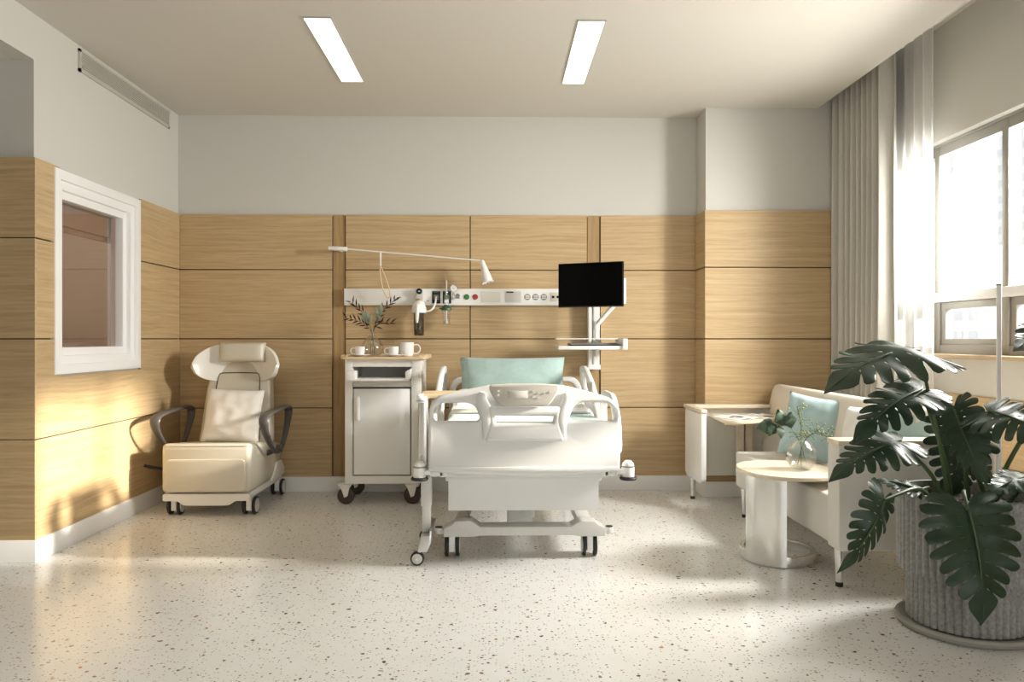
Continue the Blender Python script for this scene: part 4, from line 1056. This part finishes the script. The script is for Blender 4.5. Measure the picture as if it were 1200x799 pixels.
# ------------------------------------------------------------------ white pole lamp behind the plant
t = thing('floor_lamp', 'slim white floor lamp pole standing behind the monstera plant', 'lamp', (2.232, 3.41, 0))
lx, ly = 2.262, 3.415
obj('pole', B().cyl((lx, ly, .012), (lx, ly, 1.425), .0105, seg=20), 'white', t)
obj('pole_cap', B().cyl((lx, ly, 1.424), (lx, ly, 1.432), .0115, seg=20, b=.002), 'socket_grey', t)
obj('lamp_base', B().cyl((lx, ly, 0), (lx, ly, .014), .075, seg=32, b=.004), 'white', t)

# ------------------------------------------------------------------ city beyond the window
def tower(x0, x1, y0, y1, z1, cols, rows, label, wz=1.5):
    t = thing('apartment_tower', label, 'building', ((x0+x1)/2, (y0+y1)/2, -12), 'towers beyond the window')
    obj('tower_body', B().box(x0, x1, y0, y1, -12, z1), 'facade', t)
    n = 0
    for r_ in range(rows):
        zc = z1-1.6-r_*1.35
        for k in range(cols):
            yc = y0+(y1-y0)*(k+.5)/cols
            if n == 0:
                first = obj('facade_window', B().box(x0-.06, x0+.05, yc-.42, yc+.42, zc-.32, zc+.32), 'facade_glass', t); y00, z00 = yc, zc
            else:
                o = first.copy(); o.location = (0, yc-y00, zc-z00); o.parent = t; COL.objects.link(o)
            n += 1
    return t
tower(44, 56, 62, 76, 19, 8, 12, 'pale apartment tower with rows of grey windows beyond the window')
tower(30, 38, 47, 56, 7, 6, 8, 'lower pale building far left beyond the window')

# ------------------------------------------------------------------ light
w = bpy.data.worlds.new('World'); S.world = w; w.use_nodes = True
nt = w.node_tree; bg = nt.nodes['Background']
# hazy bright sky, brightest towards the low sun on the window side
tc = nt.nodes.new('ShaderNodeTexCoord'); dt = nt.nodes.new('ShaderNodeVectorMath'); dt.operation = 'DOT_PRODUCT'
dt.inputs[1].default_value = Vector((.93, .10, .34)).normalized()
mr = nt.nodes.new('ShaderNodeMapRange'); mr.inputs['From Min'].default_value = -.6; mr.inputs['From Max'].default_value = 1.0
mr.inputs['To Min'].default_value = .68; mr.inputs['To Max'].default_value = 2.8
nt.links.new(tc.outputs['Generated'], dt.inputs[0]); nt.links.new(dt.outputs['Value'], mr.inputs[0]); nt.links.new(mr.outputs[0], bg.inputs[1])
bg.inputs[0].default_value = (1.0, .995, .98, 1)
def sun(direction, strength, angle, color):
    l = bpy.data.lights.new('sun', 'SUN'); l.energy = strength; l.angle = angle; l.color = color
    o = bpy.data.objects.new('sun', l); COL.objects.link(o)
    o.rotation_euler = Vector(direction).to_track_quat('-Z', 'Y').to_euler(); return o
sun((-1, .12, -.285), 8.5, math.radians(3.0), (1, .91, .78))
def area(name, loc, direction, sx, sy, power, color):
    l = bpy.data.lights.new(name, 'AREA'); l.shape = 'RECTANGLE'; l.size = sx; l.size_y = sy; l.energy = power; l.color = color
    o = bpy.data.objects.new(name, l); COL.objects.link(o); o.location = loc
    o.rotation_euler = Vector(direction).to_track_quat('-Z', 'Z').to_euler(); return o
area('neighbour_room_fill', (-3.1, 5.1, 2.55), (0, 0, -1), .6, 1.0, 7, (1, .95, .9))  # unseen light added so the neighbouring room does not go dark
area('window_daylight', (XR+.55, 3.85, 2.2), (-1, .20, -.35), 1.1, .6, 200, (1, .965, .91))

# ------------------------------------------------------------------ camera
cam = bpy.data.cameras.new('camera'); co = bpy.data.objects.new('camera', cam); COL.objects.link(co)
co.location = (0, 0, 1.184); co.rotation_euler = (PI/2, 0, -math.atan(18/900))
cam.sensor_width = 36; cam.lens = 27; cam.shift_y = -2.5/1200; cam.clip_start = .05; cam.clip_end = 500
S.camera = co
vs = S.view_settings; vs.view_transform = 'Standard'; vs.look = 'None'; vs.exposure = 0.62; vs.gamma = 1; vs.use_curve_mapping = False
S.cycles.max_bounces = 10; S.cycles.diffuse_bounces = 5; S.cycles.transparent_max_bounces = 16
S.cycles.sample_clamp_indirect = 6; S.cycles.caustics_reflective = False; S.cycles.caustics_refractive = False
S.cycles.use_denoising = True
